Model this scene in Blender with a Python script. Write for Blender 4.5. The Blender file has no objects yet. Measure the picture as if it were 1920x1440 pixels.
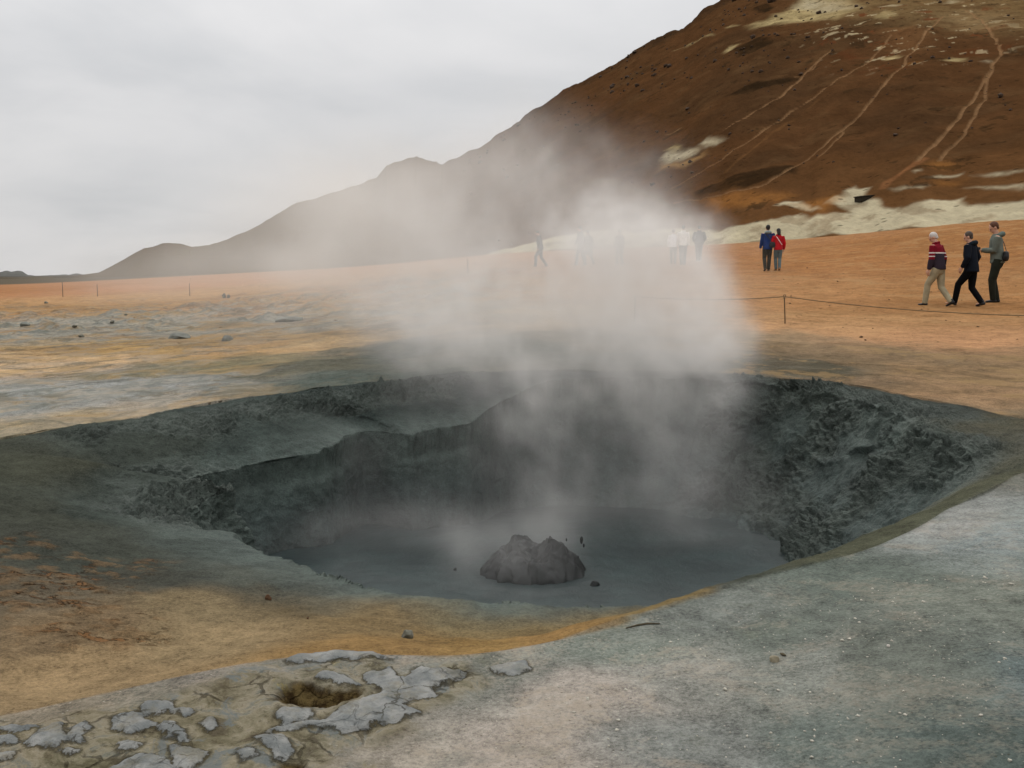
import bpy, math
import numpy as np

# ------------------------------------------------------------------ basics
SC = bpy.context.scene
COL = SC.collection
R = math.radians
rng = np.random.default_rng(11)
EYE = 1.6                       # camera height over the ground it stands on (m)
FPX = 1850.0                    # focal length in photo pixels (1920 wide)
TP = 205.0 / FPX                # the horizon sits 205 px above the middle
CP, SP = math.cos(math.atan(TP)), math.sin(math.atan(TP))
f32 = np.float32


def ray(u, v):
    dx, dy = (u - 960) / FPX, (720 - v) / FPX
    return np.array([dx, CP + dy * SP, -SP + dy * CP])


def at_z(u, v, z):
    d = ray(u, v)
    t = (z - EYE) / d[2]
    return d[0] * t, d[1] * t


def lin(r, g, b, k=1.0):
    c = np.array([r, g, b], float) / 255
    c = np.where(c <= .04045, c / 12.92, ((c + .055) / 1.055) ** 2.4)
    return c * k


# ------------------------------------------------------------------ noise
_pr = np.random.default_rng(5)
PERM = _pr.permutation(256).astype(np.int32)
GRAD = _pr.normal(size=(256, 3)).astype(f32)
GRAD /= np.linalg.norm(GRAD, axis=1, keepdims=True)


def pnoise(x, y, z=0.0, s=1.0):
    x = np.asarray(x, f32) / s
    y = np.asarray(y, f32) / s
    z = np.broadcast_to(np.asarray(z, f32) / s, x.shape)
    xi, yi, zi = np.floor(x), np.floor(y), np.floor(z)
    fx, fy, fz = x - xi, y - yi, z - zi
    xi, yi, zi = xi.astype(np.int32) & 255, yi.astype(np.int32) & 255, zi.astype(np.int32) & 255
    w = [t * t * t * (t * (t * 6 - 15) + 10) for t in (fx, fy, fz)]
    out = 0
    for a in (0, 1):
        pa = PERM[(xi + a) & 255]
        for b in (0, 1):
            pb = PERM[(pa + yi + b) & 255]
            for c in (0, 1):
                g = GRAD[PERM[(pb + zi + c) & 255]]
                d = g[..., 0] * (fx - a) + g[..., 1] * (fy - b) + g[..., 2] * (fz - c)
                out = out + d * (w[0] if a else 1 - w[0]) * (w[1] if b else 1 - w[1]) * (w[2] if c else 1 - w[2])
    return out * 1.6


def fbm(x, y, z=0.0, s=1.0, o=4, g=.5):
    t, a, n = 0, 1.0, 0.0
    for i in range(o):
        t = t + a * pnoise(np.asarray(x) + 17.3 * i, np.asarray(y) - 9.1 * i, z, s)
        n += a
        a *= g
        s *= .49
    return t / n * 1.4


def sst(a, b, x):
    t = np.clip((x - a) / (b - a), 0, 1)
    return t * t * (3 - 2 * t)


def in_poly(px, py, poly):
    poly = np.asarray(poly, float)
    c = np.zeros(px.shape, bool)
    x0, y0 = poly[-1]
    for x1, y1 in poly:
        if y1 != y0:
            c ^= ((y1 > py) != (y0 > py)) & (px < (x0 - x1) * (py - y1) / (y0 - y1) + x1)
        x0, y0 = x1, y1
    return c


def poly_dist(px, py, poly, closed=True):
    """distance to the outline, negative inside a closed one"""
    poly = np.asarray(poly, float)
    best = np.full(px.shape, 1e9)
    n = len(poly)
    for i in range(n if closed else n - 1):
        a, b = poly[i], poly[(i + 1) % n]
        ab = b - a
        t = np.clip(((px - a[0]) * ab[0] + (py - a[1]) * ab[1]) / max(1e-9, ab @ ab), 0, 1)
        best = np.minimum(best, np.hypot(px - a[0] - t * ab[0], py - a[1] - t * ab[1]))
    return np.where(in_poly(px, py, poly), -best, best) if closed else best


# ------------------------------------------------------------------ objects
def tag(o, label=None, cat=None, group=None, kind=None):
    for k, v in (('label', label), ('category', cat), ('group', group), ('kind', kind)):
        if v:
            o[k] = v
    return o


def mesh_obj(name, verts, faces, mat=None, parent=None, smooth=True):
    me = bpy.data.meshes.new(name)
    verts = np.asarray(verts, f32)
    if isinstance(faces, np.ndarray):
        nf, k = faces.shape
        me.vertices.add(len(verts))
        me.vertices.foreach_set('co', verts.ravel())
        me.loops.add(nf * k)
        me.loops.foreach_set('vertex_index', faces.astype(np.int32).ravel())
        me.polygons.add(nf)
        me.polygons.foreach_set('loop_start', np.arange(0, nf * k, k, dtype=np.int32))
        me.update(calc_edges=True)
        me.validate()
    else:
        me.from_pydata([tuple(map(float, v)) for v in verts], [], faces)
    if smooth:
        me.polygons.foreach_set('use_smooth', np.ones(len(me.polygons), bool))
    if mat:
        me.materials.append(mat)
    o = bpy.data.objects.new(name, me)
    COL.objects.link(o)
    if parent is not None:
        o.parent = parent
    return o


def attr(o, name, arr, kind='FLOAT'):
    a = o.data.attributes.new(name, 'FLOAT_COLOR' if kind == 'C' else 'FLOAT', 'POINT')
    if kind == 'C':
        c = np.ones((len(arr), 4), f32)
        c[:, :3] = arr
        a.data.foreach_set('color', c.ravel())
    else:
        a.data.foreach_set('value', np.asarray(arr, f32).ravel())


def grid_faces(n, m, wrap=False):
    i = np.arange(n if wrap else n - 1)[:, None]
    j = np.arange(m - 1)[None]
    i2 = (i + 1) % n
    return np.stack([i * m + j, i2 * m + j, i2 * m + j + 1, i * m + j + 1], -1).reshape(-1, 4)


class NT:
    """small helper round a node tree"""
    def __init__(s, tree):
        s.t = tree

    def n(s, kind, **kw):
        nd = s.t.nodes.new(kind)
        for k, v in kw.items():
            if k.startswith('_'):
                setattr(nd, k[1:], v)
            else:
                s.put(nd, k, v)
        return nd

    def put(s, nd, k, v):
        sock = nd.inputs[int(k[1:])] if k[0] == 'i' and k[1:].isdigit() else nd.inputs[k.replace('_', ' ')]
        if isinstance(v, bpy.types.NodeSocket):
            s.t.links.new(v, sock)
        else:
            sock.default_value = v

    def math(s, op, a, b=0.0, c=0.0, clamp=False):
        nd = s.n('ShaderNodeMath', _operation=op, _use_clamp=clamp, i0=a, i1=b, i2=c)
        return nd.outputs[0]

    def mix(s, fac, a, b, mode='MIX'):
        nd = s.n('ShaderNodeMix', _data_type='RGBA', _blend_type=mode)
        s.put(nd, 'i0', fac)
        s.put(nd, 'i6', a)
        s.put(nd, 'i7', b)
        return nd.outputs[2]

    def noise(s, vec, scale, detail=4, rough=.55, dist=0.0):
        return s.n('ShaderNodeTexNoise', Vector=vec, Scale=scale, Detail=detail, Roughness=rough, Distortion=dist).outputs[0]

    def map(s, v, a, b, c=0.0, d=1.0, smooth=True):
        return s.n('ShaderNodeMapRange', _interpolation_type='SMOOTHSTEP' if smooth else 'LINEAR', i0=v, i1=a, i2=b, i3=c, i4=d).outputs[0]

    def attr(s, name, col=False):
        nd = s.n('ShaderNodeAttribute', _attribute_name=name)
        return nd.outputs['Color' if col else 'Fac']


def new_mat(name):
    m = bpy.data.materials.new(name)
    m.use_nodes = True
    t = NT(m.node_tree)
    b = m.node_tree.nodes['Principled BSDF']
    return m, t, b


_mats = {}


def plain(name, rgb, rough=.85, var=.2, scale=25.0, bump=.0, spec=.25):
    """a plain cloth / stone / wood colour with a little procedural unevenness"""
    if name in _mats:
        return _mats[name]
    m, t, b = new_mat(name)
    co = t.n('ShaderNodeTexCoord').outputs['Object']
    n = t.noise(co, scale, 3)
    k = t.map(n, .3, .7, 1 - var, 1 + var, False)
    c = t.mix(1.0, (*rgb, 1), t.n('ShaderNodeCombineXYZ', X=k, Y=k, Z=k).outputs[0], 'MULTIPLY')
    t.put(b, 'Base_Color', c)
    b.inputs['Roughness'].default_value = rough
    b.inputs['Specular IOR Level'].default_value = spec
    if bump:
        bp = t.n('ShaderNodeBump', Strength=bump, Distance=.02, Height=n)
        t.put(b, 'Normal', bp.outputs[0])
    _mats[name] = m
    return m


# ------------------------------------------------------------------ the lie of the land
AZ_U = np.array([0, 480, 960, 1440, 1920])
AZ_A = np.arctan((AZ_U - 960) / (FPX * CP))
ZD = np.array([0, 4, 8, 12, 20, 30, 40, 60, 100, 150, 400, 4000.0])
ZT = np.array([
    [0, 0, .06, .12, .12, .10, .05, 0, 0, 0, -.3, -3],
    [0, 0, .10, .25, .30, .35, .42, .62, 1.15, 2.0, 2.2, 0],
    [0, .02, .20, .42, .78, 1.30, 1.85, 2.65, 4.1, 4.2, 4.2, 4],
    [0, .05, .20, .38, .62, 1.18, 1.80, 3.55, 4.6, 4.6, 4.6, 4],
    [.15, .20, .26, .33, .58, 1.10, 2.30, 5.1, 5.4, 5.4, 5.4, 5]])
_fd = np.linspace(0, math.log(4001), 600)
_fz = np.array([np.interp(np.exp(_fd) - 1, ZD, r) for r in ZT])
_k = np.exp(-.5 * (np.arange(-24, 25) / 9.0) ** 2)
_k /= _k.sum()
_fz = np.array([np.convolve(np.pad(r, 24, 'edge'), _k, 'valid') for r in _fz])
_fa = np.linspace(-.6, .6, 241)
_az = np.array([np.interp(_fa, AZ_A, _fz[:, j]) for j in range(600)]).T
_k2 = np.exp(-.5 * (np.arange(-30, 31) / 11.0) ** 2)
_k2 /= _k2.sum()
_az = np.array([np.convolve(np.pad(_az[:, j], 30, 'edge'), _k2, 'valid') for j in range(600)]).T


def land(x, y):
    """smooth height of the ground outside the crater"""
    x, y = np.asarray(x, float), np.asarray(y, float)
    d = np.hypot(x, y)
    a = np.arctan2(x, y)
    ai = (np.clip(a, -.599, .599) + .6) / 1.2 * 240
    di = np.clip(np.log(d + 1), 0, _fd[-1] - 1e-3) / _fd[-1] * 599
    i, j = ai.astype(int), di.astype(int)
    p, q = ai - i, di - j
    z = (_az[i, j] * (1 - p) + _az[i + 1, j] * p) * (1 - q) + (_az[i, j + 1] * (1 - p) + _az[i + 1, j + 1] * p) * q
    return z


# ------------------------------------------------------------------ crater plan: outlines round its middle
CX, CY = .2, 8.6
MUD_Z = -1.04
OUT = [(-180, 860, .14), (0, 824, .14), (240, 785, .2), (480, 745, .26), (700, 716, .36), (860, 699, .42), (1100, 695, .43), (1400, 703, .40), (1560, 716, .38), (1700, 742, .33), (1850, 772, .28),
       (2000, 806, .23), (1990, 862, .15), (1895, 893, .1), (1775, 952, .07), (1690, 1002, .05), (1600, 1040, .04), (1490, 1066, .03), (1390, 1093, .025), (1290, 1120, .02), (1150, 1172, .0), (1000, 1212, -.02),
       (850, 1232, -.02), (700, 1222, .0), (560, 1226, .01), (400, 1250, .0), (200, 1300, -.02), (0, 1345, -.04), (-300, 1400, -.05), (-500, 1150, .0), (-420, 960, .08)]
INN = [(275, 930, -.3), (330, 905, -.26), (400, 925, -.25), (480, 912, -.22), (600, 848, -.12), (680, 808, -.05), (760, 814, -.03), (880, 796, .03), (960, 742, .24), (1040, 712, .37), (1150, 708, .39), (1300, 712, .38), (1390, 716, .35), (1450, 722, .3),
       (1600, 748, .29), (1720, 800, .22), (1800, 840, .12), (1835, 872, .02), (1790, 925, -.08), (1640, 1000, -.2), (1500, 1062, -.3), (1350, 1115, -.36), (1180, 1138, -.36), (1000, 1142, -.34), (880, 1138, -.33), (760, 1118, -.32), (640, 1085, -.32),
       (540, 1050, -.33), (430, 1000, -.33), (330, 970, -.32)]
FLO = [(530, 1042, MUD_Z), (585, 1012, MUD_Z), (660, 985, MUD_Z), (800, 965, MUD_Z), (1000, 955, MUD_Z), (1200, 962, MUD_Z), (1340, 985, MUD_Z), (1400, 1010, MUD_Z), (1415, 1060, MUD_Z), (1380, 1110, MUD_Z),
       (1250, 1165, MUD_Z), (1000, 1190, MUD_Z), (760, 1165, MUD_Z), (600, 1100, MUD_Z)]


def ring(pts, th, smooth):
    P = np.array([[*at_z(*p), p[2]] for p in pts])
    t = np.arctan2(P[:, 1] - CY, P[:, 0] - CX)
    r = np.hypot(P[:, 0] - CX, P[:, 1] - CY)
    o = np.argsort(t)
    tt = np.linspace(-math.pi, math.pi, 1441)[:-1]
    k = np.exp(-.5 * (np.arange(-40, 41) / smooth) ** 2)
    k /= k.sum()
    res = []
    for q in (r, P[:, 2]):
        w = np.interp(tt, t[o], q[o], period=2 * math.pi)
        w = np.convolve(np.concatenate([w[-40:], w, w[:40]]), k, 'valid')
        res.append(np.interp(th, tt, w, period=2 * math.pi))
    return res


def seg(a, b, n):
    return np.linspace(a, b, n, endpoint=False)


TH = np.concatenate([seg(-math.pi, -math.pi / 2 - .75, 170), seg(-math.pi / 2 - .75, -math.pi / 2 + .85, 800),
                     seg(-math.pi / 2 + .85, math.pi / 2 - .62, 420), seg(math.pi / 2 - .62, math.pi / 2 + .75, 640), seg(math.pi / 2 + .75, math.pi, 240)])
NTH = len(TH)
RO, ZO = ring(OUT, TH, 7)
RI, ZI = ring(INN, TH, 3)
RF, _ = ring(FLO, TH, 5)
cth, sth = np.cos(TH), np.sin(TH)
wob = fbm(cth * 3, sth * 3, 0, 1.2, 2)
RI = RI + .05 * wob
RJ = .06 * fbm(cth * 5, sth * 5, 3, .35, 5, .6)
RF = RF + .06 * fbm(cth * 2, sth * 2, 5, .7, 3)
RI = np.minimum(RI, RO - .12)
RF = np.minimum(RF, RI - .12)


def ang(u, v, z):
    x, y = at_z(u, v, z)
    return math.atan2(y - CY, x - CX)


def win(th, a, b, soft=.12):
    """1 between the angles a and b (radians, counter-clockwise)"""
    w = (b - a) % (2 * math.pi)
    t = (th - a) % (2 * math.pi)
    t = np.where(t > math.pi + w / 2, t - 2 * math.pi, t)
    return sst(-soft, soft, t) * (1 - sst(w - soft, w + soft, t))


A_LEDGE0, A_LEDGE1 = ang(900, 798, 0.), ang(395, 935, -.25)          # the undercut ledge, back to left
A_RGT0, A_RGT1 = ang(1420, 1100, -.3), ang(1370, 715, .3)            # the clodded right-hand wall
ledge = win(TH, A_LEDGE0, A_LEDGE1, .08)
rightw = win(TH, A_RGT0, A_RGT1, .05)
leftr = win(TH, ang(330, 860, -.1), ang(420, 985, -.32), .1)

# profile of every column: s runs floor -> wall -> funnel -> outside
nA, nB, nC = 8, 120, 150
rows_r, rows_z, rows_p = [], [], []
for t in np.linspace(0, 1, nA, endpoint=False):
    rows_r.append(RF * (.05 + .95 * t)); rows_z.append(np.full(NTH, MUD_Z - .16)); rows_p.append(np.full(NTH, t))
jag = .06 * fbm(cth * 4, sth * 4, 9, .5, 5)
for t in np.linspace(0, 1, nB, endpoint=False):
    back = ledge * (.03 + .9 * np.clip(jag, 0, 1)) * np.exp(-((t - .90) / .05) ** 2)
    p = t ** .8
    q = t ** np.where(rightw > .5, 1.15, 1.35)
    # on the ledge the last tenth of the wall is upright
    q = q * (1 - ledge) + ledge * (.90 * t ** 1.2 + .10 * sst(.88, .99, t))
    rows_r.append(RF + (RI - RF) * p + back + RJ * sst(.82, .97, t)); rows_z.append(MUD_Z - .16 + (ZI - MUD_Z + .16) * q); rows_p.append(np.full(NTH, 1 + t))
near_bowl = win(TH, ang(0, 1345, 0), ang(1400, 1090, 0), .25)
for t in np.linspace(0, 1, nC, endpoint=False):
    f = np.sin(t * math.pi / 2) ** 1.1 * (1 - near_bowl) + near_bowl * (.25 * t + .75 * sst(.25, 1.05, t))
    rows_r.append(RI + (RO - RI) * t + RJ * (1 - sst(0, .15, t))); rows_z.append(ZI + (ZO - ZI) * f); rows_p.append(np.full(NTH, 2 + t))
e1 = np.concatenate([np.linspace(0, 2.6, 230, endpoint=False), 2.6 * np.exp(np.linspace(0, math.log(60 / 2.6), 330, endpoint=False)), 60 * np.exp(np.linspace(0, math.log(4000 / 60), 60))])
land_rim = land(CX + RO * cth, CY + RO * sth)
for e in e1:
    r = RO + e
    rows_r.append(r)
    rows_z.append(land(CX + r * cth, CY + r * sth) + (ZO - land_rim) * math.exp(-(e / 1.3) ** 2))
    rows_p.append(np.full(NTH, 3 + e))
GR, GZ, GP = (np.array(a).T for a in (rows_r, rows_z, rows_p))        # [column, ring]
GX, GY = CX + GR * cth[:, None], CY + GR * sth[:, None]
NR = GR.shape[1]
TH2 = np.broadcast_to(TH[:, None], GR.shape)
E_OUT = GR - RO[:, None]                 # distance outside the rim (negative inside)
outside = E_OUT >= 0
Dcam = np.hypot(GX, GY)

# ---- displacement
def normals(X, Y, Z):
    P = np.stack([X, Y, Z], -1)
    a = np.roll(P, -1, 0) - np.roll(P, 1, 0)
    b = np.gradient(P, axis=1)
    n = np.cross(a, b)
    n /= np.linalg.norm(n, axis=-1, keepdims=True) + 1e-12
    n *= np.where(n[..., 2:3] < -.6, -1, 1)
    return n


NRM = normals(GX, GY, GZ)
near = Dcam < 30
wall = (GP >= 1) & (GP < 2)
fun = (GP >= 2) & (GP < 3)
tw, tf = np.clip(GP - 1, 0, 1), np.clip(GP - 2, 0, 1)

rough_w = rightw[:, None] * np.where(wall, 1.0, np.where(fun, 1 - sst(.55, .95, tf + .25 * fbm(GX, GY, 3, .5, 3)), 0))
rough_r_lo = sst(.10, .22, tw + .12 * fbm(GX, GY, 1, .4, 3)) * wall + fun
rough_w = rough_w * rough_r_lo * (.25 + .75 * sst(-.35, .15, fbm(GX, GY, GZ, .75, 4)))
# the clods near the front of the right wall give out into a smooth olive slope
smooth_front = win(TH2, ang(1500, 1062, -.3), ang(1800, 930, -.08), .10) * fun
rough_w = rough_w * (1 - .9 * smooth_front)
olive = win(TH2, ang(1420, 1090, -.1), ang(1860, 880, .05), .12) * sst(-.85, -.40, E_OUT + .22 * fbm(GX, GY, 6, .6, 4)) * (E_OUT < 0)
rough_w = rough_w * (1 - .95 * olive)
rough_l = leftr[:, None] * (fun * (1 - sst(.10, .34, tf + .15 * fbm(GX, GY, 7, .4, 3))) + wall * .5)
backl = win(TH, ang(900, 760, .2), ang(420, 850, 0), .12)[:, None]
rough_b = backl * fun * sst(.42, .6, tf + .3 * fbm(GX, GY, 4, .7, 3)) * (1 - sst(.80, .98, tf))
rough = np.clip(rough_w + rough_l + .75 * rough_b, 0, 1)

m = near
disp = np.zeros_like(GX)
xs, ys, zs = GX[m], GY[m], GZ[m]
c1 = fbm(xs, ys, zs, .16, 3)
c2 = np.abs(fbm(xs + 5, ys, zs, .075, 2))
c3 = fbm(xs, ys + 3, zs, .03, 2)
lump = .35 + 1.3 * sst(-.3, .4, fbm(xs, ys, zs, .55, 3))
disp[m] += rough[m] * (.055 * c1 + lump * (.085 * (c2 - .2) + .018 * c3) + .022 * fbm(xs, ys + 8, zs, .045, 3)) + .10 * (rightw[:, None] * wall)[m] * fbm(xs, ys, zs, .7, 4)
# bare wall: flutes, slumps and soft steps
wl = (wall & near)[m] * (1 - rough[m])
disp[m] += wl * (.05 * fbm(xs, ys, zs * .6, .5, 4) + .012 * fbm(xs, ys, zs, .09, 3))
disp[m] += (fun & near)[m] * (1 - rough[m]) * (.035 * fbm(xs, ys, 2, .9, 4) + .008 * fbm(xs, ys, 8, .12, 4, .6) + .022 * backl.repeat(NR, 1)[m] * (np.abs(fbm(xs, ys, 12, .22, 4, .6)) - .2))
ou = outside[m]
disp[m] += ou * (.030 * fbm(xs, ys, 0, 1.3, 3) + .008 * fbm(xs, ys, 3, .25, 4)) * np.clip(E_OUT[m] / .4, .25, 1)
disp[m] *= np.where(GP[m] < 1, 0, 1)
# clods at the foot of the wall
foot = np.exp(-((GP[m] - 1.12) / .10) ** 2) * (win(TH2[m], ang(900, 960, MUD_Z), ang(500, 1050, MUD_Z), .2) + .8 * rightw[:, None].repeat(NR, 1)[m])
disp[m] += foot * .10 * np.clip(fbm(xs, ys, zs, .22, 3) + .15, 0, 1)
GX, GY, GZ = GX + NRM[..., 0] * disp, GY + NRM[..., 1] * disp, GZ + NRM[..., 2] * disp
# slump gully in the right wall
ga, gb = at_z(1480, 880, -.35), at_z(1395, 1010, -.85)
gd = poly_dist(GX + .05 * fbm(GX, GY, 2, .3, 2), GY, [ga, at_z(1450, 945, -.6), gb], False)
gz = np.where(wall, .09 * np.exp(-(gd / .055) ** 2), 0)
GX, GY, GZ = GX - NRM[..., 0] * gz, GY - NRM[..., 1] * gz, GZ - NRM[..., 2] * gz
# mounds and hummocks of the pale field on the left, pits in the sand
far = outside & (Dcam > 9) & (Dcam < 90)
xs, ys = GX[far], GY[far]
hm = np.clip(fbm(xs, ys, 1, 2.4, 4) - .25, 0, 1) * sst(12, 20, Dcam[far]) * (1 - sst(60, 85, Dcam[far]))
left_f = 1 - sst(-.04, .06, np.arctan2(xs, ys))
hm2 = np.clip(fbm(xs, ys, 7, .95, 4) - .10, 0, 1) * left_f * sst(17, 23, Dcam[far]) * (1 - sst(40, 48, Dcam[far]))
hm = hm + .8 * hm2
GZ[far] += hm * (.08 + .27 * left_f * sst(20, 30, Dcam[far])) + .03 * fbm(xs, ys, 0, 1.2, 3) + .02 * left_f * np.abs(fbm(xs, ys, 3, .35, 3))


def g_col(x, y):
    """height of the finished ground (nearest vertex) for arrays of points"""
    t = np.arctan2(np.asarray(y) - CY, np.asarray(x) - CX)
    r = np.hypot(np.asarray(x) - CX, np.asarray(y) - CY)
    i = np.clip(np.searchsorted(TH, t), 0, NTH - 1)
    j = np.argmin(np.abs(GR[i] - r[:, None]), 1)
    return GZ[i, j]


def g_at(x, y):
    return float(g_col(np.array([x]), np.array([y]))[0])


def hit(u, v, d0=2.5, d1=90.0):
    """first point of the ground along a sight line"""
    d = ray(u, v)
    s = np.geomspace(d0, d1, 420)
    for _ in range(2):
        t = s / d[1]
        x, y, z = d[0] * t, s, EYE + d[2] * t
        g = g_col(x, y)
        k = np.where(z <= g + .002)[0]
        if not len(k):
            t = d1 / d[1]
            return d[0] * t, d1, float(land(d[0] * t, d1))
        k = k[0]
        s = np.linspace(s[max(k - 1, 0)], s[k], 12)
    return float(x[k]), float(y[k]), float(g[k])


def hits(pts, **k):
    return np.array([hit(u, v, **k)[:2] for u, v in pts])


# ------------------------------------------------------------------ colours of the ground (as the earths lie there)
KA = .55                                  # what a lit surface shows -> the albedo of its earth


def qxy(x, y):
    return np.arctan2(x, y), np.log(np.hypot(x, y))


OUTC = [(960, 1430, 190, 178, 155), (700, 1420, 176, 166, 142), (1100, 1300, 186, 176, 155), (1250, 1260, 168, 166, 150), (1500, 1260, 152, 154, 140), (1450, 1180, 124, 130, 118), (1700, 1250, 126, 130, 117),
        (1850, 1400, 104, 114, 108), (1500, 1400, 126, 134, 126), (1300, 1400, 150, 152, 142), (1880, 1000, 150, 160, 158), (1800, 985, 168, 168, 158), (1600, 1085, 116, 124, 114), (1350, 1150, 136, 140, 130), (1860, 1130, 142, 146, 130),
        (900, 1265, 150, 150, 134), (500, 1400, 150, 146, 122), (200, 1420, 132, 132, 108), (90, 1355, 158, 146, 118), (300, 1330, 142, 136, 114), (600, 1260, 148, 148, 140), (400, 1275, 156, 148, 128), (1150, 1210, 146, 152, 138),
        (-150, 1420, 150, 140, 110), (2100, 1300, 120, 132, 130),
        (100, 800, 172, 152, 108), (300, 770, 166, 154, 128), (100, 745, 152, 152, 142), (250, 720, 150, 150, 142), (100, 680, 196, 164, 114), (300, 650, 186, 152, 92), (400, 690, 130, 120, 86), (480, 655, 182, 146, 92),
        (600, 684, 92, 90, 72), (750, 662, 86, 88, 78), (950, 650, 96, 98, 88), (660, 712, 78, 86, 80), (560, 640, 182, 154, 104), (100, 612, 172, 166, 148), (400, 605, 162, 156, 138), (600, 605, 168, 156, 132), (300, 560, 190, 148, 98),
        (100, 575, 190, 146, 92), (50, 545, 172, 116, 66), (300, 535, 190, 136, 90), (700, 525, 184, 138, 92), (700, 560, 186, 146, 100), (900, 600, 170, 148, 110),
        (1400, 640, 148, 124, 86), (1600, 680, 138, 116, 80), (1800, 700, 160, 130, 86), (1900, 740, 174, 140, 94), (1500, 690, 106, 100, 78), (1250, 684, 88, 94, 88), (1100, 640, 120, 112, 92), (1600, 612, 186, 142, 90), (1800, 630, 182, 136, 86),
        (1500, 560, 182, 134, 84), (1800, 560, 172, 124, 74), (1600, 480, 170, 118, 68), (1850, 450, 164, 114, 64), (1000, 540, 182, 138, 90), (1000, 505, 170, 120, 76), (1200, 480, 172, 122, 78), (1905, 800, 128, 112, 80), (1925, 845, 110, 112, 98)]
INC = [(100, 865, 80, 81, 64), (300, 830, 76, 82, 74), (480, 775, 74, 83, 78), (600, 742, 64, 74, 71), (200, 930, 74, 81, 74), (40, 950, 77, 79, 65), (380, 1025, 84, 90, 82), (150, 1040, 80, 83, 71), (300, 1085, 84, 83, 69),
       (60, 1110, 114, 102, 77), (150, 1185, 144, 120, 82), (350, 1155, 146, 126, 86), (200, 1245, 180, 150, 100), (400, 1205, 174, 148, 100), (550, 1140, 128, 110, 74), (700, 1170, 146, 122, 78), (650, 1212, 168, 132, 76), (900, 1165, 146, 126, 82),
       (900, 1212, 172, 136, 76), (1100, 1152, 152, 128, 80), (1050, 1182, 170, 132, 74), (480, 1080, 92, 90, 73), (500, 850, 72, 81, 76), (640, 790, 66, 75, 71), (760, 750, 64, 73, 69), (860, 730, 70, 78, 76), (1100, 715, 64, 72, 72),
       (1830, 800, 98, 92, 68), (1870, 845, 100, 96, 76), (1700, 755, 72, 76, 68), (1640, 1000, 90, 92, 72), (1720, 955, 100, 98, 76), (1560, 1042, 104, 104, 80), (1430, 1085, 86, 90, 78), (1290, 1118, 150, 126, 76)]


def colour_field(pts, x, y, pw=4.0):
    hp = hits([(p[0], p[1]) for p in pts])
    cc = np.array([lin(*p[2:5]) for p in pts])
    a, l = qxy(x, y)
    pa, pl = qxy(hp[:, 0], hp[:, 1])
    num, den = 0, 0
    for i in range(len(pts)):
        d2 = (a - pa[i]) ** 2 * 1.3 + (l - pl[i]) ** 2 + 2e-4
        w = d2 ** (-pw / 2)
        num = num + w[:, None] * cc[i]
        den = den + w
    return num / den[:, None]


vis = (Dcam < 160) & (GY > -1.0)
xv, yv = GX[vis], GY[vis]
dfar = Dcam[vis]
warp = np.clip(Dcam[vis] * .05, .1, 1.5)
xw = xv + warp * fbm(xv, yv, 21, 1.1, 4)
yw = np.maximum(yv + 1.6 * warp * fbm(xv, yv, 33, 1.1, 4), .6)
C = np.empty(GX.shape + (3,))
C[:] = lin(176, 150, 112)
C[Dcam >= 160] = lin(96, 84, 64)
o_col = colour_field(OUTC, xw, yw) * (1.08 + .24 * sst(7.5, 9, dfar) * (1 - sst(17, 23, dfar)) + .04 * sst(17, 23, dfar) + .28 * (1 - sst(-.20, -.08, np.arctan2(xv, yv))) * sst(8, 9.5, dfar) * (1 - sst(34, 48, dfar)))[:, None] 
i_col = colour_field(INC, xw, yw)
warm_ = np.clip((i_col[:, :1] - i_col[:, 2:3]) / i_col[:, :1], 0, 1)
i_col = i_col * (1 + warm_ * np.array([-.04, .03, .42]))
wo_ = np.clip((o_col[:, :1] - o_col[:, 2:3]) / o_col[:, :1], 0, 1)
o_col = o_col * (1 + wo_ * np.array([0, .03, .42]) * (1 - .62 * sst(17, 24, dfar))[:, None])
edge = E_OUT[vis] + .05 * fbm(xv, yv, 40, .5, 4)
wi = sst(.035, -.05, edge)[:, None] if False else (1 - sst(-.05, .04, edge))[:, None]
cv = o_col * (1 - wi) + i_col * wi
# wall and floor of the pit
wl = (GP[vis] < 2)
tt = np.clip(GP[vis] - 1, 0, 1)
wallc = 1.3 * lin(80, 91, 85)[None] * (1 - sst(.0, .5, 1 - tt))[:, None] + 1.25 * lin(76, 87, 84)[None] * sst(.0, .5, 1 - tt)[:, None]
wmix = (1 - sst(1.9, 2.35, GP[vis] + .12 * fbm(xv, yv, 50, .6, 3)))[:, None]
run = 1 + .30 * fbm(TH2[vis] * 2.8, tt * .30, 0, .16, 4) * (GP[vis] >= 1) * (GP[vis] < 2.2)
rw = rough[vis][:, None]
cv = cv * (1 - wmix) + wallc * wmix
cv = cv * np.clip(run, .6, 1.4)[:, None]
cv = cv * (1 - .85 * rw) + lin(98, 107, 99)[None] * .85 * rw
ov = olive[vis][:, None] * .8
cv = cv * (1 - ov) + lin(98, 99, 80)[None] * ov
# pale crusts, yellow earth and darkened mounds over the field on the left
az, _ = qxy(xv, yv)
dv = Dcam[vis]
fieldw = (edge > 0) * (1 - sst(-.06, .10, az)) * sst(8, 10, dv) * (1 - sst(42, 60, dv))
band = .35 + .65 * np.exp(-((dv - 30) / 9) ** 2) + .5 * np.exp(-((dv - 13) / 2.2) ** 2) * (1 - sst(-.30, -.22, az))
hv = np.zeros(GX.shape)
hv[far] = hm
k = (fieldw * sst(.06, .3, hv[vis]))[:, None] * .55
cv = cv * (1 - k) + lin(120, 128, 122)[None] * k  # mounds greyed, their shade darkened into the colour
rb = (edge > 0) * sst(.10, .25, az) * (1 - sst(15, 18.5, dv)) * sst(8.3, 9.3, dv)
sd = (edge > 0) * sst(17, 21, dv)
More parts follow.
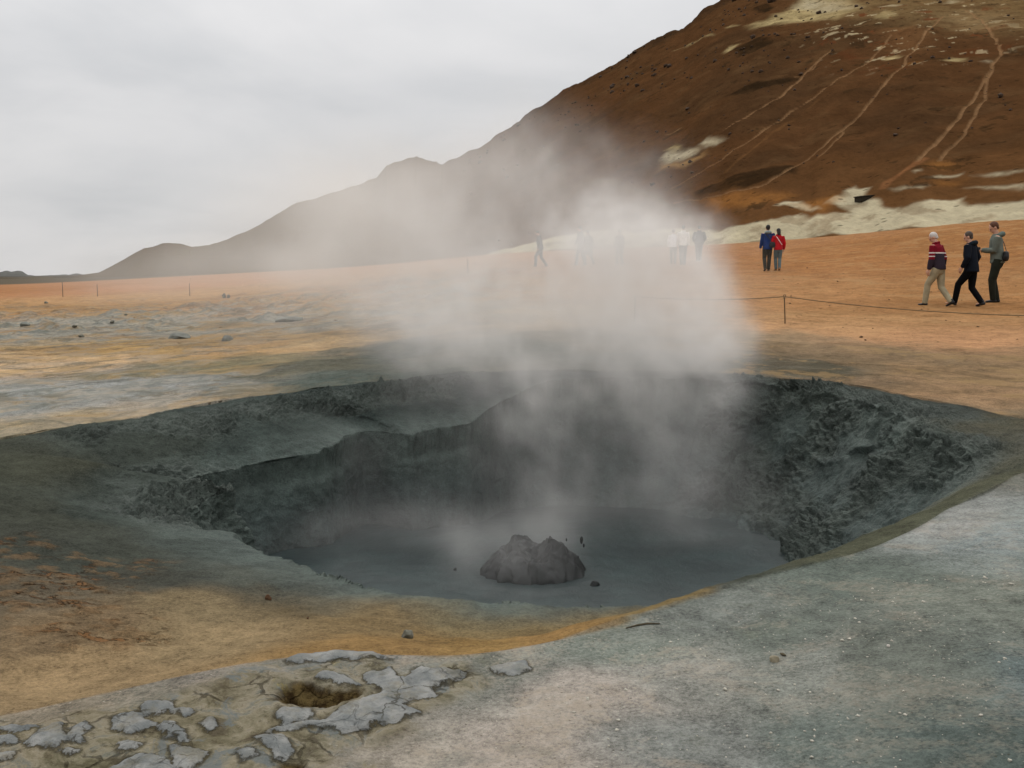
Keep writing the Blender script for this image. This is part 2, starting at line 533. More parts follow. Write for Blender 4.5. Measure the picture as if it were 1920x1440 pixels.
# rusty scabs on the left flank of the funnel
sc_poly = hits([(-60, 1010), (60, 1000), (200, 1040), (290, 1060), (300, 1200), (200, 1230), (60, 1220), (-60, 1150)])
sd_ = poly_dist(xv, yv, sc_poly) + .25 * fbm(xv, yv, 101, .6, 3)
rust = (1 - sst(-.12, .05, sd_)) * sst(.02, .30, fbm(xv, yv * 1.3, 103, .16, 6, .62)) * (edge < 0)
k = rust[:, None] * .5
cv = cv * (1 - k) + lin(142, 112, 78)[None] * k
crev = (1 - sst(-.1, .1, sd_)) * np.exp(-(fbm(xv, yv * 1.3, 103, .16, 6, .62) - .10) ** 2 / .0016) * (edge < 0) * sst(-.1, .3, fbm(xv, yv, 106, .3, 3))
k = np.clip(crev, 0, 1)[:, None] * .6
cv = cv * (1 - k) + lin(66, 50, 32)[None] * k
GZ[vis] += .008 * rust - .010 * crev
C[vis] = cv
C *= KA

# ---- crust plates, hollows: signed distances in metres
def sp(s, ox, oy, pts):
    return hits([(x / s + ox, y / s + oy) for x, y in pts])


PL = [sp(4, 0, 1180, p) for p in (
    [(1040, 600), (1080, 560), (1280, 555), (1290, 590), (1180, 630), (1050, 635)],
    [(1285, 595), (1320, 580), (1440, 610), (1400, 650), (1290, 625)],
    [(830, 710), (870, 650), (950, 640), (1060, 660), (1150, 700), (1060, 760), (920, 800), (840, 750)],
    [(1180, 740), (1220, 700), (1330, 700), (1330, 740), (1450, 780), (1420, 820), (1240, 810)],
    [(500, 810), (560, 750), (680, 700), (710, 740), (640, 780), (620, 860), (520, 860)],
    [(220, 860), (280, 790), (400, 740), (480, 720), (470, 800), (500, 850), (410, 910), (230, 890)],
    [(-160, 740), (100, 730), (260, 760), (150, 785), (-160, 790)],
    [(-120, 810), (80, 820), (160, 850), (60, 890), (-120, 880)],
    [(830, 880), (900, 830), (1050, 860), (1050, 900), (870, 930)],
    [(820, 1040), (960, 970), (1100, 950), (1200, 970), (1300, 1040), (1300, 1150), (820, 1150)],
    [(1280, 870), (1340, 850), (1340, 890), (1480, 900), (1570, 940), (1480, 1010), (1400, 1060), (1300, 1040), (1290, 940)],
    [(1760, 960), (1820, 910), (1910, 940), (1820, 1010)],
    [(-100, 960), (150, 920), (110, 960), (-100, 1020)],
    [(440, 930), (500, 905), (560, 925), (500, 955)],
    [(1500, 715), (1560, 690), (1610, 720), (1560, 745)])] + [sp(3.2, 400, 1180, p) for p in (
    [(920, 260), (1080, 235), (1110, 290), (1150, 310), (1200, 260), (1240, 225), (1300, 240), (1500, 260), (1500, 285), (1400, 320), (1310, 340), (1350, 390), (1290, 430), (1190, 420), (1150, 450), (1230, 490), (1240, 515),
     (1100, 540), (1060, 550), (940, 600), (770, 615), (700, 590), (580, 570), (350, 620), (340, 610), (460, 560), (640, 540), (750, 490), (880, 450), (1000, 380), (930, 330)],
    [(350, 530), (420, 480), (580, 475), (600, 500), (540, 540), (440, 560)],
    [(590, 290), (700, 270), (830, 310), (880, 350), (840, 350), (640, 320)],
    [(240, 650), (330, 640), (450, 660), (470, 720), (450, 790), (390, 790), (340, 720), (250, 700)],
    [(130, 760), (190, 730), (250, 770), (190, 810)],
    [(1660, 235), (1800, 200), (1880, 180), (1880, 240), (1780, 280), (1700, 260)],
    [(430, 185), (600, 150), (850, 135), (1000, 160), (1060, 180), (900, 180), (620, 185), (450, 215)])]
HO = [sp(3.2, 400, 1180, p) for p in ([(330, 430), (390, 350), (480, 330), (590, 295), (650, 350), (820, 350), (930, 380), (880, 430), (800, 440), (640, 470), (570, 455), (440, 455)],
                                      [(400, 800), (540, 770), (590, 830), (560, 880), (400, 870)], [(1130, 320), (1190, 315), (1250, 345), (1180, 365), (1140, 350)], [(1120, 275), (1180, 270), (1230, 290), (1160, 300)])]
fg = (Dcam < 6.5) & (GY > 1.5) & (E_OUT > -.3)
xf, yf = GX[fg], GY[fg]
wx = xf + .02 * fbm(xf, yf, 110, .12, 4)
wy = yf + .03 * fbm(xf, yf, 115, .12, 4)
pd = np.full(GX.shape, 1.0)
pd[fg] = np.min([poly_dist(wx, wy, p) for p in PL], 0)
hd = np.full(GX.shape, 1.0)
hd[fg] = np.min([poly_dist(wx, wy, p) for p in HO], 0)
GZ[fg] += .014 * (1 - sst(-.012, .006, pd[fg])) - .075 * (1 - sst(-.10, .01, hd[fg]))
# the broken, crusted corner in front on the left
crust = np.zeros(GX.shape)
cpoly = hits([(-300, 1380), (60, 1352), (240, 1322), (420, 1262), (560, 1236), (720, 1232), (860, 1250), (900, 1290), (820, 1340), (640, 1400), (640, 1435), (560, 1500), (-300, 1500)])
crust[fg] = 1 - sst(-.10, .08, poly_dist(xf, yf, cpoly) + .15 * fbm(xf, yf, 120, .3, 3))
cf = crust[fg]
GZ[fg] += cf * (.020 * fbm(xf, yf, 125, .16, 4) + .008 * np.abs(fbm(xf, yf, 126, .05, 2)))
fld, bnd, rbm = np.zeros(GX.shape), np.zeros(GX.shape), np.zeros(GX.shape)
fld[vis], bnd[vis], rbm[vis] = fieldw * (1 - .85 * sst(-.28, -.20, az) * (1 - sst(17, 20, dv))), band, rb
fore = np.zeros(GX.shape)
rstm = np.zeros(GX.shape)
rstm[vis] = (1 - sst(-.2, .12, sd_)) * (edge < 0)
fore[vis] = (edge > 0) * (1 - sst(7.5, 9.5, dv)) * (1 - .5 * sst(.06, .30, az))
sandm = np.zeros(GX.shape)
sandm[vis] = sd
wet = np.zeros(GX.shape)
wet[vis] = np.clip(wmix[:, 0] + rw[:, 0], 0, 1)

# ------------------------------------------------------------------ ground material
m_ground, t, b = new_mat('ground_earth')
pos = t.n('ShaderNodeNewGeometry').outputs['Position']
col = t.attr('col', True)
a_rough, a_plate, a_hole, a_crust, a_fore, a_sand, a_wet, a_field, a_band, a_right = (t.attr(k) for k in ('rough', 'plate', 'hole', 'crust', 'fore', 'sand', 'wet', 'field', 'band', 'clay_streaks'))
nA1 = t.noise(pos, 2.2, 8, .62)
nA2 = t.noise(pos, 11.0, 8, .65)
nA3 = t.noise(pos, 60.0, 6, .7)
nA4 = t.noise(pos, 210.0, 4, .7)
val = t.math('ADD', t.math('MULTIPLY', nA1, .40), t.math('ADD', t.math('MULTIPLY', nA2, .45), t.math('ADD', t.math('ADD', t.math('MULTIPLY', t.map(nA3, .32, .68, 0, 1, False), .24), .15), t.math('MULTIPLY', nA4, .45))))
k = t.map(val, .72, 1.13, .40, 1.65, False)
c = t.mix(1.0, col, t.n('ShaderNodeCombineXYZ', X=k, Y=k, Z=k).outputs[0], 'MULTIPLY')
# left field: pale crusts, wet clay and yellow earth in ragged patches
def off(v3):
    return t.n('ShaderNodeVectorMath', _operation='ADD', i0=pos, i1=v3).outputs[0]
f1 = t.noise(off((3, 1, 0)), .95, 9, .66, .7)
f2 = t.noise(off((9, 5, 0)), 1.3, 9, .66, .6)
f3 = t.noise(off((1, 8, 0)), .7, 9, .64, .6)
f4 = t.noise(off((5, 2, 0)), 3.2, 7, .66, .3)
w_ = t.math('MULTIPLY', t.map(t.math('ADD', f3, t.math('MULTIPLY', f4, .35)), .65, .76), a_field)
c = t.mix(t.math('MULTIPLY', w_, .5), c, (*lin(214, 180, 126, KA), 1))
w_ = t.math('MULTIPLY', t.map(t.math('ADD', f1, t.math('MULTIPLY', a_band, .07)), .53, .60), t.math('MULTIPLY', a_field, t.math('MINIMUM', a_band, 1.0)))
c = t.mix(t.math('MULTIPLY', w_, .8), c, t.mix(t.map(f4, .42, .58), (*lin(156, 158, 148, KA), 1), (*lin(208, 200, 184, KA), 1)))
w_ = t.math('MULTIPLY', t.map(t.math('ADD', f2, t.math('MULTIPLY', f4, .3)), .66, .76), a_field)
c = t.mix(t.math('MULTIPLY', w_, .5), c, t.mix(f4, (*lin(92, 96, 84, KA), 1), (*lin(130, 132, 116, KA), 1)))
w_ = t.math('MULTIPLY', t.map(t.math('ADD', f1, t.math('MULTIPLY', f4, .3)), .64, .74), a_right)
c = t.mix(t.math('MULTIPLY', w_, .35), c, (*lin(92, 82, 60, KA), 1))
w_ = t.math('MULTIPLY', t.map(t.math('ADD', f2, t.math('MULTIPLY', f4, .4)), .72, .82), a_right)
c = t.mix(t.math('MULTIPLY', w_, .6), c, (*lin(198, 164, 116, KA), 1))
w_ = t.math('MULTIPLY', t.map(t.math('ADD', t.noise(pos, .33, 8, .62, .4), t.math('MULTIPLY', f4, .25)), .60, .74), a_sand)
c = t.mix(t.math('MULTIPLY', w_, .25), c, (*lin(138, 92, 50, KA), 1))
w_ = t.math('MULTIPLY', t.map(t.math('ADD', f3, t.math('MULTIPLY', f4, .3)), .66, .78), a_sand)
c = t.mix(t.math('MULTIPLY', w_, .35), c, (*lin(208, 168, 118, KA), 1))
# pinkish-white salts blown over the grey clay in front
sal = t.math('MULTIPLY', t.map(t.math('ADD', t.noise(pos, 2.3, 9, .68, .6), t.math('MULTIPLY', t.math('SUBTRACT', nA3, .5), .35)), .49, .60), a_fore)
sal = t.math('MULTIPLY', sal, t.map(t.noise(pos, 23, 5, .7), .38, .62, .25, .85))
c = t.mix(t.math('MULTIPLY', sal, .72), c, (*lin(206, 190, 168, KA), 1))
gry = t.math('MULTIPLY', t.map(t.noise(pos, 1.2, 6, .6, .4), .53, .68), a_fore)
c = t.mix(t.math('MULTIPLY', gry, .55), c, (*lin(110, 122, 114, KA), 1))
gre = t.math('MULTIPLY', t.map(t.noise(t.n('ShaderNodeVectorMath', _operation='ADD', i0=pos, i1=(7, 3, 1)).outputs[0], 2.6, 6, .65), .58, .74), a_fore)
c = t.mix(t.math('MULTIPLY', gre, .45), c, (*lin(128, 128, 98, KA), 1))
# rusty scabs and dark crevices on the left flank
rn = t.noise(t.n('ShaderNodeVectorMath', _operation='MULTIPLY', i0=pos, i1=(1.0, 1.5, 1.5)).outputs[0], 5.5, 9, .68, .7)
a_rust = t.attr('rust')
rsel = t.math('MULTIPLY', a_rust, t.map(t.noise(pos, 1.6, 4, .6), .42, .56))
c = t.mix(t.math('MULTIPLY', t.math('MULTIPLY', t.map(rn, .52, .62), rsel), .6), c, (*lin(156, 106, 62, KA), 1))
rcr = t.math('MULTIPLY', t.map(t.math('ABSOLUTE', t.math('SUBTRACT', rn, .56)), .016, .003), rsel)
c = t.mix(t.math('MULTIPLY', rcr, .75), c, (*lin(52, 42, 28, KA), 1))
# tiny pale grit; dark specks are darker grains that also paint in tiny shadows
vo = t.n('ShaderNodeTexVoronoi', Vector=pos, Scale=38.0, Randomness=1.0)
gsel = t.math('GREATER_THAN', t.n('ShaderNodeSeparateColor', i0=vo.outputs['Color']).outputs[0], .90)
grit = t.math('MULTIPLY', t.math('MULTIPLY', t.map(vo.outputs['Distance'], .22, .12), gsel), t.math('ADD', t.math('MULTIPLY', a_fore, .8), t.math('MULTIPLY', a_sand, .12)))
c = t.mix(grit, c, (*lin(214, 208, 190, KA), 1))
vd = t.n('ShaderNodeTexVoronoi', Vector=pos, Scale=44.0)
dsel = t.math('GREATER_THAN', t.n('ShaderNodeSeparateColor', i0=vd.outputs['Color']).outputs[1], .88)
spk = t.math('MULTIPLY', t.map(vd.outputs['Distance'], .25, .12), dsel)
c = t.mix(t.math('MULTIPLY', spk, .6), c, (*lin(80, 70, 52, KA), 1))
vs_ = t.n('ShaderNodeTexVoronoi', Vector=pos, Scale=4.2)
ssel = t.math('GREATER_THAN', t.n('ShaderNodeSeparateColor', i0=vs_.outputs['Color']).outputs[0], .80)
dent = t.math('MULTIPLY', t.math('MULTIPLY', t.map(vs_.outputs['Distance'], .22, .08), ssel), t.math('ADD', a_sand, t.math('MULTIPLY', a_field, .6)))
c = t.mix(t.math('MULTIPLY', dent, .5), c, (*lin(112, 78, 46, KA), 1))
# crusted corner: olive, ochre and brown between pale plates
ca = t.noise(pos, 5.0, 8, .68, .8)
cc_ = t.n('ShaderNodeValToRGB', Fac=ca)
els = cc_.color_ramp.elements
els[0].position, els[0].color = .35, (*lin(92, 78, 52, KA), 1)
els[1].position, els[1].color = .72, (*lin(206, 196, 174, KA), 1)
for p_, rgb_ in ((.42, (134, 124, 92)), (.48, (164, 154, 124)), (.54, (190, 178, 150)), (.60, (146, 148, 136)), (.65, (176, 164, 132))):
    e_ = els.new(p_)
    e_.color = (*lin(*rgb_, KA), 1)
c = t.mix(t.math('MULTIPLY', a_crust, .72), c, cc_.outputs[0])
c = t.mix(t.math('MULTIPLY', t.math('MULTIPLY', t.map(t.noise(pos, 34, 6, .72), .54, .66), a_crust), .6), c, (*lin(100, 90, 70, KA), 1))
blg = t.math('MULTIPLY', t.map(t.noise(off((2, 2, 3)), 3.2, 9, .7, 1.2), .53, .60), a_crust)
c = t.mix(t.math('MULTIPLY', blg, .75), c, (*lin(138, 146, 146, KA), 1))
yel = t.math('MULTIPLY', t.map(t.noise(pos, 3.1, 6, .7, 1.0), .60, .70), a_crust)
c = t.mix(t.math('MULTIPLY', yel, .6), c, (*lin(186, 168, 88, KA), 1))
crk = t.n('ShaderNodeTexVoronoi', _feature='DISTANCE_TO_EDGE', Scale=7.0, Vector=t.n('ShaderNodeVectorMath', _operation='ADD', i0=pos, i1=t.n('ShaderNodeVectorMath', _operation='SCALE', i0=t.n('ShaderNodeTexNoise', Vector=pos, Scale=9.0, Detail=4).outputs['Color'], Scale=.09).outputs[0]).outputs[0]).outputs['Distance']
crackm = t.math('MULTIPLY', t.math('MULTIPLY', t.map(crk, .05, .012), a_crust), t.map(t.noise(pos, 2.4, 3), .48, .6))
c = t.mix(t.math('MULTIPLY', crackm, .6), c, (*lin(58, 48, 34, KA), 1))
hol = t.map(t.math('ADD', a_hole, t.math('MULTIPLY', t.math('SUBTRACT', nA2, .5), .06)), .015, -.03)
c = t.mix(hol, c, t.mix(t.map(t.noise(pos, 16, 6, .7), .4, .62), (*lin(62, 48, 28, KA), 1), (*lin(122, 104, 66, KA), 1)))
# plates
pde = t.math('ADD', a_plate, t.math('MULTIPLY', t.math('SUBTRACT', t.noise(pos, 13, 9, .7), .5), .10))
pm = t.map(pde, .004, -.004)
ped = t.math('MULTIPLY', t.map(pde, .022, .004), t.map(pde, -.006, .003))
pcol = t.mix(t.map(t.noise(pos, 8, 7, .68), .38, .64), (*lin(152, 156, 154, KA), 1), (*lin(196, 196, 190, KA), 1))
pcr = t.n('ShaderNodeTexVoronoi', _feature='DISTANCE_TO_EDGE', Scale=4.3, Vector=t.n('ShaderNodeVectorMath', _operation='ADD', i0=pos, i1=t.n('ShaderNodeVectorMath', _operation='SCALE', i0=t.n('ShaderNodeTexNoise', Vector=pos, Scale=12.0, Detail=5).outputs['Color'], Scale=.12).outputs[0]).outputs[0]).outputs['Distance']
pcol = t.mix(t.math('MULTIPLY', t.map(pcr, .022, .006), t.map(t.noise(pos, 3.7, 3), .47, .56, 0, .75)), pcol, (*lin(84, 80, 70, KA), 1))
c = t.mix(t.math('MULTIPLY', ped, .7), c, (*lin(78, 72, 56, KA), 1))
c = t.mix(t.math('MULTIPLY', pm, t.map(t.noise(pos, 6, 6, .7), .36, .52, .45, 1.0)), c, pcol)
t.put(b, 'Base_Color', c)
t.put(b, 'Roughness', t.map(a_wet, 0, 1, .95, .72, False))
t.put(b, 'Specular IOR Level', t.map(a_wet, 0, 1, .03, .2, False))
h = t.math('ADD', t.math('MULTIPLY', nA2, .03), t.math('MULTIPLY', nA3, .018))
h = t.math('ADD', h, t.math('MULTIPLY', pm, .012))
h = t.math('SUBTRACT', h, t.math('ADD', t.math('MULTIPLY', crackm, .02), t.math('MULTIPLY', rcr, .02)))
h = t.math('ADD', h, t.math('MULTIPLY', a_crust, t.math('MULTIPLY', t.noise(pos, 24, 6, .7), .03)))
h = t.math('ADD', h, t.math('ADD', t.math('MULTIPLY', grit, .006), t.math('MULTIPLY', nA4, .004)))
h = t.math('ADD', h, t.math('MULTIPLY', t.math('MULTIPLY', t.math('ADD', f2, t.math('MULTIPLY', f4, .5)), t.math('ADD', a_field, a_right)), .35))
h = t.math('ADD', h, t.math('MULTIPLY', t.math('SUBTRACT', f4, t.math('MULTIPLY', dent, .5)), t.math('MULTIPLY', a_sand, .10)))
h = t.math('ADD', h, t.math('MULTIPLY', a_rough, t.math('MULTIPLY', t.noise(pos, 30, 4, .65), .05)))
bp = t.n('ShaderNodeBump', Strength=.9, Distance=1.0, Height=h)
t.put(b, 'Normal', bp.outputs[0])

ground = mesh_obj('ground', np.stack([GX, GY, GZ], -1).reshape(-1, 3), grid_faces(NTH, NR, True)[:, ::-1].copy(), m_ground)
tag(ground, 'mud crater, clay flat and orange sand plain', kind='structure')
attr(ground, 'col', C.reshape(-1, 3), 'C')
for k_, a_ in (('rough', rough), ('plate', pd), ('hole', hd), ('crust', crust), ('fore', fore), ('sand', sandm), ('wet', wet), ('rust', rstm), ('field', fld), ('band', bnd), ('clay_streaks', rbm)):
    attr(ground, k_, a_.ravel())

# ------------------------------------------------------------------ the hill
SIL = [(-700, 522), (100, 520), (150, 517), (195, 511), (235, 491), (268, 472), (280, 466), (296, 463), (318, 456), (345, 457), (370, 463), (400, 460), (430, 450), (480, 430), (520, 407), (556, 386), (600, 372), (640, 359), (690, 343), (712, 332), (724, 318), (730, 309), (745, 304),
       (762, 300), (785, 294), (802, 301), (832, 309), (860, 298), (900, 275), (950, 243), (1000, 206), (1030, 184), (1060, 166), (1100, 148), (1150, 118), (1185, 93), (1230, 70), (1270, 50), (1305, 20), (1345, -4), (1420, -40), (1600, -90), (1920, -130), (2700, -150)]
FOOT = [(-700, 500), (100, 480), (190, 400), (480, 165), (600, 140), (900, 103), (960, 98), (1200, 82), (1440, 69), (1700, 62), (1920, 58), (2700, 50)]
CREST = [(-700, 900), (100, 800), (300, 560), (480, 470), (720, 420), (785, 420), (832, 350), (1000, 300), (1340, 250), (1920, 300), (2700, 300)]


def by_az(pts, a, col=1):
    P = np.array(pts, float)
    return np.interp(a, np.arctan((P[:, 0] - 960) / (FPX * CP)), P[:, col])


HA = np.concatenate([np.linspace(-.80, -.50, 60, endpoint=False), np.linspace(-.50, .50, 1150, endpoint=False), np.linspace(.50, .85, 60)])
H_T = np.concatenate([np.linspace(-.03, .0, 5, endpoint=False), np.linspace(0, .22, 130, endpoint=False), np.linspace(.22, 1, 260, endpoint=False), np.linspace(1, 1.8, 50)])
uu = 960 + np.tan(np.clip(HA, -.75, .75)) * FPX * CP
sil_v = by_az(SIL, HA)
d0, d1 = by_az(FOOT, HA), by_az(CREST, HA)
_ks = np.exp(-.5 * (np.arange(-40, 41) / 16.) ** 2); _ks /= _ks.sum()
d0 = np.convolve(np.pad(d0, 40, 'edge'), _ks, 'valid')
d1 = np.convolve(np.pad(d1, 40, 'edge'), _ks, 'valid')
d0 = d0 * (1 + .03 * fbm(HA * 12, HA * 0, 3, .6, 4))
rr = np.array([ray(u_, v_) for u_, v_ in zip(uu, sil_v)])
z1 = EYE + rr[:, 2] / np.hypot(rr[:, 0], rr[:, 1]) * d1                 # crest height from its elevation
z0 = land(np.sin(HA) * d0, np.cos(HA) * d0)
Tt = np.maximum(H_T, -.03)[None]
HD = d0[:, None] + (d1 - d0)[:, None] * np.sign(Tt) * np.abs(Tt) ** np.where(Tt > 0, 1.0, 1.0)
tc = np.clip(Tt, 0, 1)
prof = .18 * tc + .82 * tc ** 1.12
HZ = z0[:, None] + (z1 - z0)[:, None] * np.where(Tt <= 1, prof, 1 - (Tt - 1) * .55 - (Tt - 1) ** 2 * .2)
HZ = np.where(Tt < 0, z0[:, None] + Tt * 60, HZ)
HX, HY = np.sin(HA)[:, None] * HD, np.cos(HA)[:, None] * HD
rel = np.clip(tc * 4, 0, 1) * np.clip((z1 - z0)[:, None] / 40, .02, 1)
HZ0 = HZ.copy()
HZ = HZ + rel * (1.3 * fbm(HX, HY, 0, 38, 5) + .5 * np.abs(fbm(HX, HY, HZ, 9, 4))) * np.where(tc < .96, 1, .6) + .12 * fbm(HX, HY, 4, 4, 3) * (Tt > .005)
cragw = np.exp(-((tc - .98) / .035) ** 2)
HZ = HZ + cragw * rel * 1.6 * fbm(HX * 1.0, HY * 1.0, 9, 7, 5)


def hill_at(u, v):
    """point of the hill face along a sight line (smooth face)"""
    a = math.atan2(*ray(u, v)[:2])
    i = int(np.argmin(np.abs(HA - a)))
    d = ray(u, v)
    zz = EYE + d[2] / math.hypot(d[0], d[1]) * HD[i]
    ok = np.where(HZ0[i] >= zz)[0]
    ok = ok[ok >= 4]
    j = int(ok[0]) if len(ok) else len(H_T) - 60
    j0 = max(j - 1, 0)
    g0, g1 = HZ0[i, j0] - zz[j0], HZ0[i, j] - zz[j]
    f = 0 if g1 == g0 else np.clip(-g0 / (g1 - g0), 0, 1)
    r = HD[i, j0] + f * (HD[i, j] - HD[i, j0])
    return math.sin(a) * r, math.cos(a) * r, float(HZ0[i, j0] + f * (HZ0[i, j] - HZ0[i, j0]))


def hpts(s, ox, oy, pts):
    return np.array([hill_at(x / s + ox, y / s + oy) for x, y in pts])


hn1, hn2, hn3 = fbm(HX, HY, HZ, 22, 5), fbm(HX, HY, HZ, 6, 5), fbm(HX, HY, HZ, 60, 4)
brown, dark, lite = lin(91, 63, 39), lin(66, 50, 34), lin(108, 82, 54)
HC = np.broadcast_to(brown, HX.shape + (3,)).copy()


def paint(w, rgb):
    global HC
    w = np.clip(w, 0, 1)[..., None]
    HC = HC * (1 - w) + np.asarray(rgb) * w


paint(.45 * sst(-.05, .45, hn1), dark)
paint(.35 * sst(.05, .5, hn3), lin(96, 64, 38))
paint(.3 * sst(.1, .5, hn2), lite)
paint(.5 * (1 - sst(.02, .16, tc + .05 * hn2)) * sst(-.1, .2, HA[:, None] + 0 * tc), lin(120, 84, 50))
paint(.6 * sst(.0, -.22, HA)[:, None] + 0 * tc if False else .6 * (1 - sst(-.22, .02, HA))[:, None] + 0 * tc, lin(98, 88, 66))  # haze over the left end of the hill, mixed into its colour
paint(.9 * (1 - sst(-.43, -.40, HA))[:, None] + 0 * tc, lin(74, 70, 58))
paint(.65 * cragw * sst(0, .2, HA[:, None] + 0 * tc + .3 * hn2 + .1), lin(70, 52, 36))
FW = np.stack([HX + .8 * fbm(HX, HY, HZ, 5, 5, .6), HY + 1.0 * fbm(HX, HY, HZ + 9, 5, 5, .6)], -1)
NW = np.stack([HX + .5 * fbm(HX, HY, HZ, 4, 4), HY + .7 * fbm(HX, HY, HZ + 9, 4, 4)], -1)


def patch(P, rgb, amt=.9, soft=1.0, hole=.0, warp=FW):
    box = (HX > P[:, 0].min() - 6) & (HX < P[:, 0].max() + 6) & (HY > P[:, 1].min() - 25) & (HY < P[:, 1].max() + 25)
    w = np.zeros(HX.shape)
    d = poly_dist(warp[..., 0][box], warp[..., 1][box], P[:, :2])
    w[box] = (1 - sst(-soft, soft * .4, d)) * amt * (1 - hole * sst(.05, .35, fbm(HX[box], HY[box], HZ[box] + 4, 2.6, 4)))
    paint(w, rgb)


cream, yel_, oran = lin(200, 188, 156), lin(190, 170, 122), lin(160, 108, 56)
# pale apron along the foot of the hill
S, O = 3.097, (1300, 0)
patch(hpts(S, *O, [(-1300, 1500), (-1000, 1425), (-600, 1335), (-150, 1330), (190, 1330), (330, 1300), (480, 1265), (620, 1243), (680, 1268), (760, 1255), (900, 1228), (740, 1200), (760, 1175), (850, 1140), (890, 1110), (950, 1083), (1030, 1100), (1010, 1140), (1100, 1165), (1090, 1195),
               (1250, 1200), (1400, 1160), (1590, 1145), (1600, 1185), (1920, 1158), (4800, 1060), (4800, 1500), (1920, 1300), (1400, 1340), (1000, 1370), (620, 1410), (200, 1440), (-150, 1440), (-600, 1430), (-1000, 1490), (-1300, 1540)]), cream, .95, .5, .4, NW)
patch(hpts(S, *O, [(470, 1195), (540, 1175), (610, 1168), (690, 1190), (745, 1228), (690, 1240), (600, 1215)]), cream, .95, .4, .3, NW)
for q in ([(1130, 1105), (1280, 1085), (1370, 1075), (1340, 1100), (1200, 1120)], [(1340, 1035), (1430, 1018), (1570, 1010), (1560, 1025), (1420, 1040)], [(1600, 1030), (1780, 1005), (1920, 992), (1920, 1005), (1740, 1035)],
          [(1270, 1000), (1330, 985), (1340, 995), (1290, 1010)], [(1560, 1100), (1800, 1085), (1920, 1080), (1920, 1110), (1700, 1110)]):
    patch(hpts(S, *O, q), cream, .75, .6, .5, NW)
for q in ([(1300, 960), (1400, 930), (1520, 940), (1560, 975), (1420, 985)], [(1380, 1040), (1600, 1040), (1560, 1075), (1400, 1080)], [(560, 1180), (700, 1150), (900, 1150), (760, 1260), (690, 1255)], [(0, 1170), (400, 1100), (640, 1120), (480, 1190), (120, 1250)]):
    patch(hpts(S, *O, q), oran, .6, 1.2, .3, NW)
# the bleached vent near the top and the smaller pale scars
patch(hpts(S, *O, [(300, 150), (420, 110), (520, 60), (600, 10), (640, -60), (900, -60), (1000, 30), (990, 60), (900, 90), (850, 130), (700, 125), (560, 140), (380, 165)]), yel_, .85, 3.0, .35)
patch(hpts(S, *O, [(560, 40), (640, -10), (900, -10), (990, 40), (900, 60), (700, 60)]), cream, .8, 3.0, .5)
for q, c_ in (([(1040, 120), (1080, 95), (1180, 90), (1190, 120), (1120, 145), (1060, 140)], yel_), ([(1060, 45), (1150, 35), (1240, 42), (1180, 60), (1080, 58)], cream), ([(1060, 350), (1130, 330), (1190, 322), (1230, 345), (1200, 365), (1100, 358)], yel_),
              ([(1430, 385), (1500, 360), (1570, 365), (1590, 385), (1500, 392)], yel_), ([(1670, 380), (1710, 366), (1750, 375), (1720, 388)], cream), ([(-130, 300), (0, 245), (115, 205), (118, 215), (20, 250), (-60, 290)], yel_),
              ([(170, 310), (200, 280), (270, 262), (260, 285), (200, 312)], yel_), ([(190, 160), (240, 140), (270, 150), (220, 165)], yel_), ([(-190, 930), (-140, 880), (-30, 860), (30, 870), (20, 910), (-60, 950), (-160, 960)], cream), ([(20, 845), (80, 805), (130, 800), (180, 825), (110, 855), (50, 870)], cream),
              ([(-170, 880), (-110, 845), (-60, 860), (-100, 890)], yel_), ([(-190, 950), (-60, 950), (30, 910), (60, 880), (90, 900), (-40, 980), (-200, 1000)], lin(168, 132, 84)), ([(1220, 395), (1300, 375), (1320, 380), (1270, 400)], oran),
              ([(1440, 40), (1480, 15), (1570, 10), (1500, 35)], cream), ([(-160, 765), (-100, 745), (-70, 730), (-90, 750)], yel_)):
    patch(hpts(S, *O, q), c_, .8, 1.2, .3)
patch(hpts(S, *O, [(560, -60), (1920, -60), (2400, 0), (2400, 260), (1920, 230), (1400, 200), (1000, 170), (760, 150)]), lin(142, 118, 80), .55, 8, .5)
top = hpts(S, *O, [(700, 120), (1920, -20), (1920, 300), (1600, 400), (1150, 430), (850, 400), (600, 250)])
tm = (1 - sst(-8, 4, poly_dist(HX, HY, top[:, :2]))) * (HX > 0)
paint(.8 * tm * sst(.30, .42, fbm(HX, HY, HZ, 3.2, 5, .62)), lin(196, 178, 140))
paint(.7 * tm * sst(.30, .45, fbm(HX + 40, HY, HZ, 5.5, 5, .62)), lin(112, 58, 32))
paint(.6 * sst(.36, .46, fbm(HX + 90, HY, HZ, 4.0, 5, .62)) * (HA > .1)[:, None] * (tc > .05), lin(58, 44, 28))
patch(hpts(S, *O, [(1000, 200), (1300, 160), (1400, 220), (1320, 330), (1100, 300)]), lin(140, 100, 64), .5, 5, .5)
patch(hpts(S, *O, [(1350, 120), (1600, 60), (1920, 80), (1920, 180), (1700, 190), (1500, 200)]), lin(150, 124, 88), .55, 5, .5)
patch(hpts(S, *O, [(780, 330), (900, 290), (1000, 330), (900, 380)]), lin(92, 48, 26), .6, 3, .2)
patch(hpts(S, *O, [(1480, 330), (1560, 300), (1700, 300), (1740, 350), (1560, 360)]), lin(104, 56, 28), .55, 3, .2)
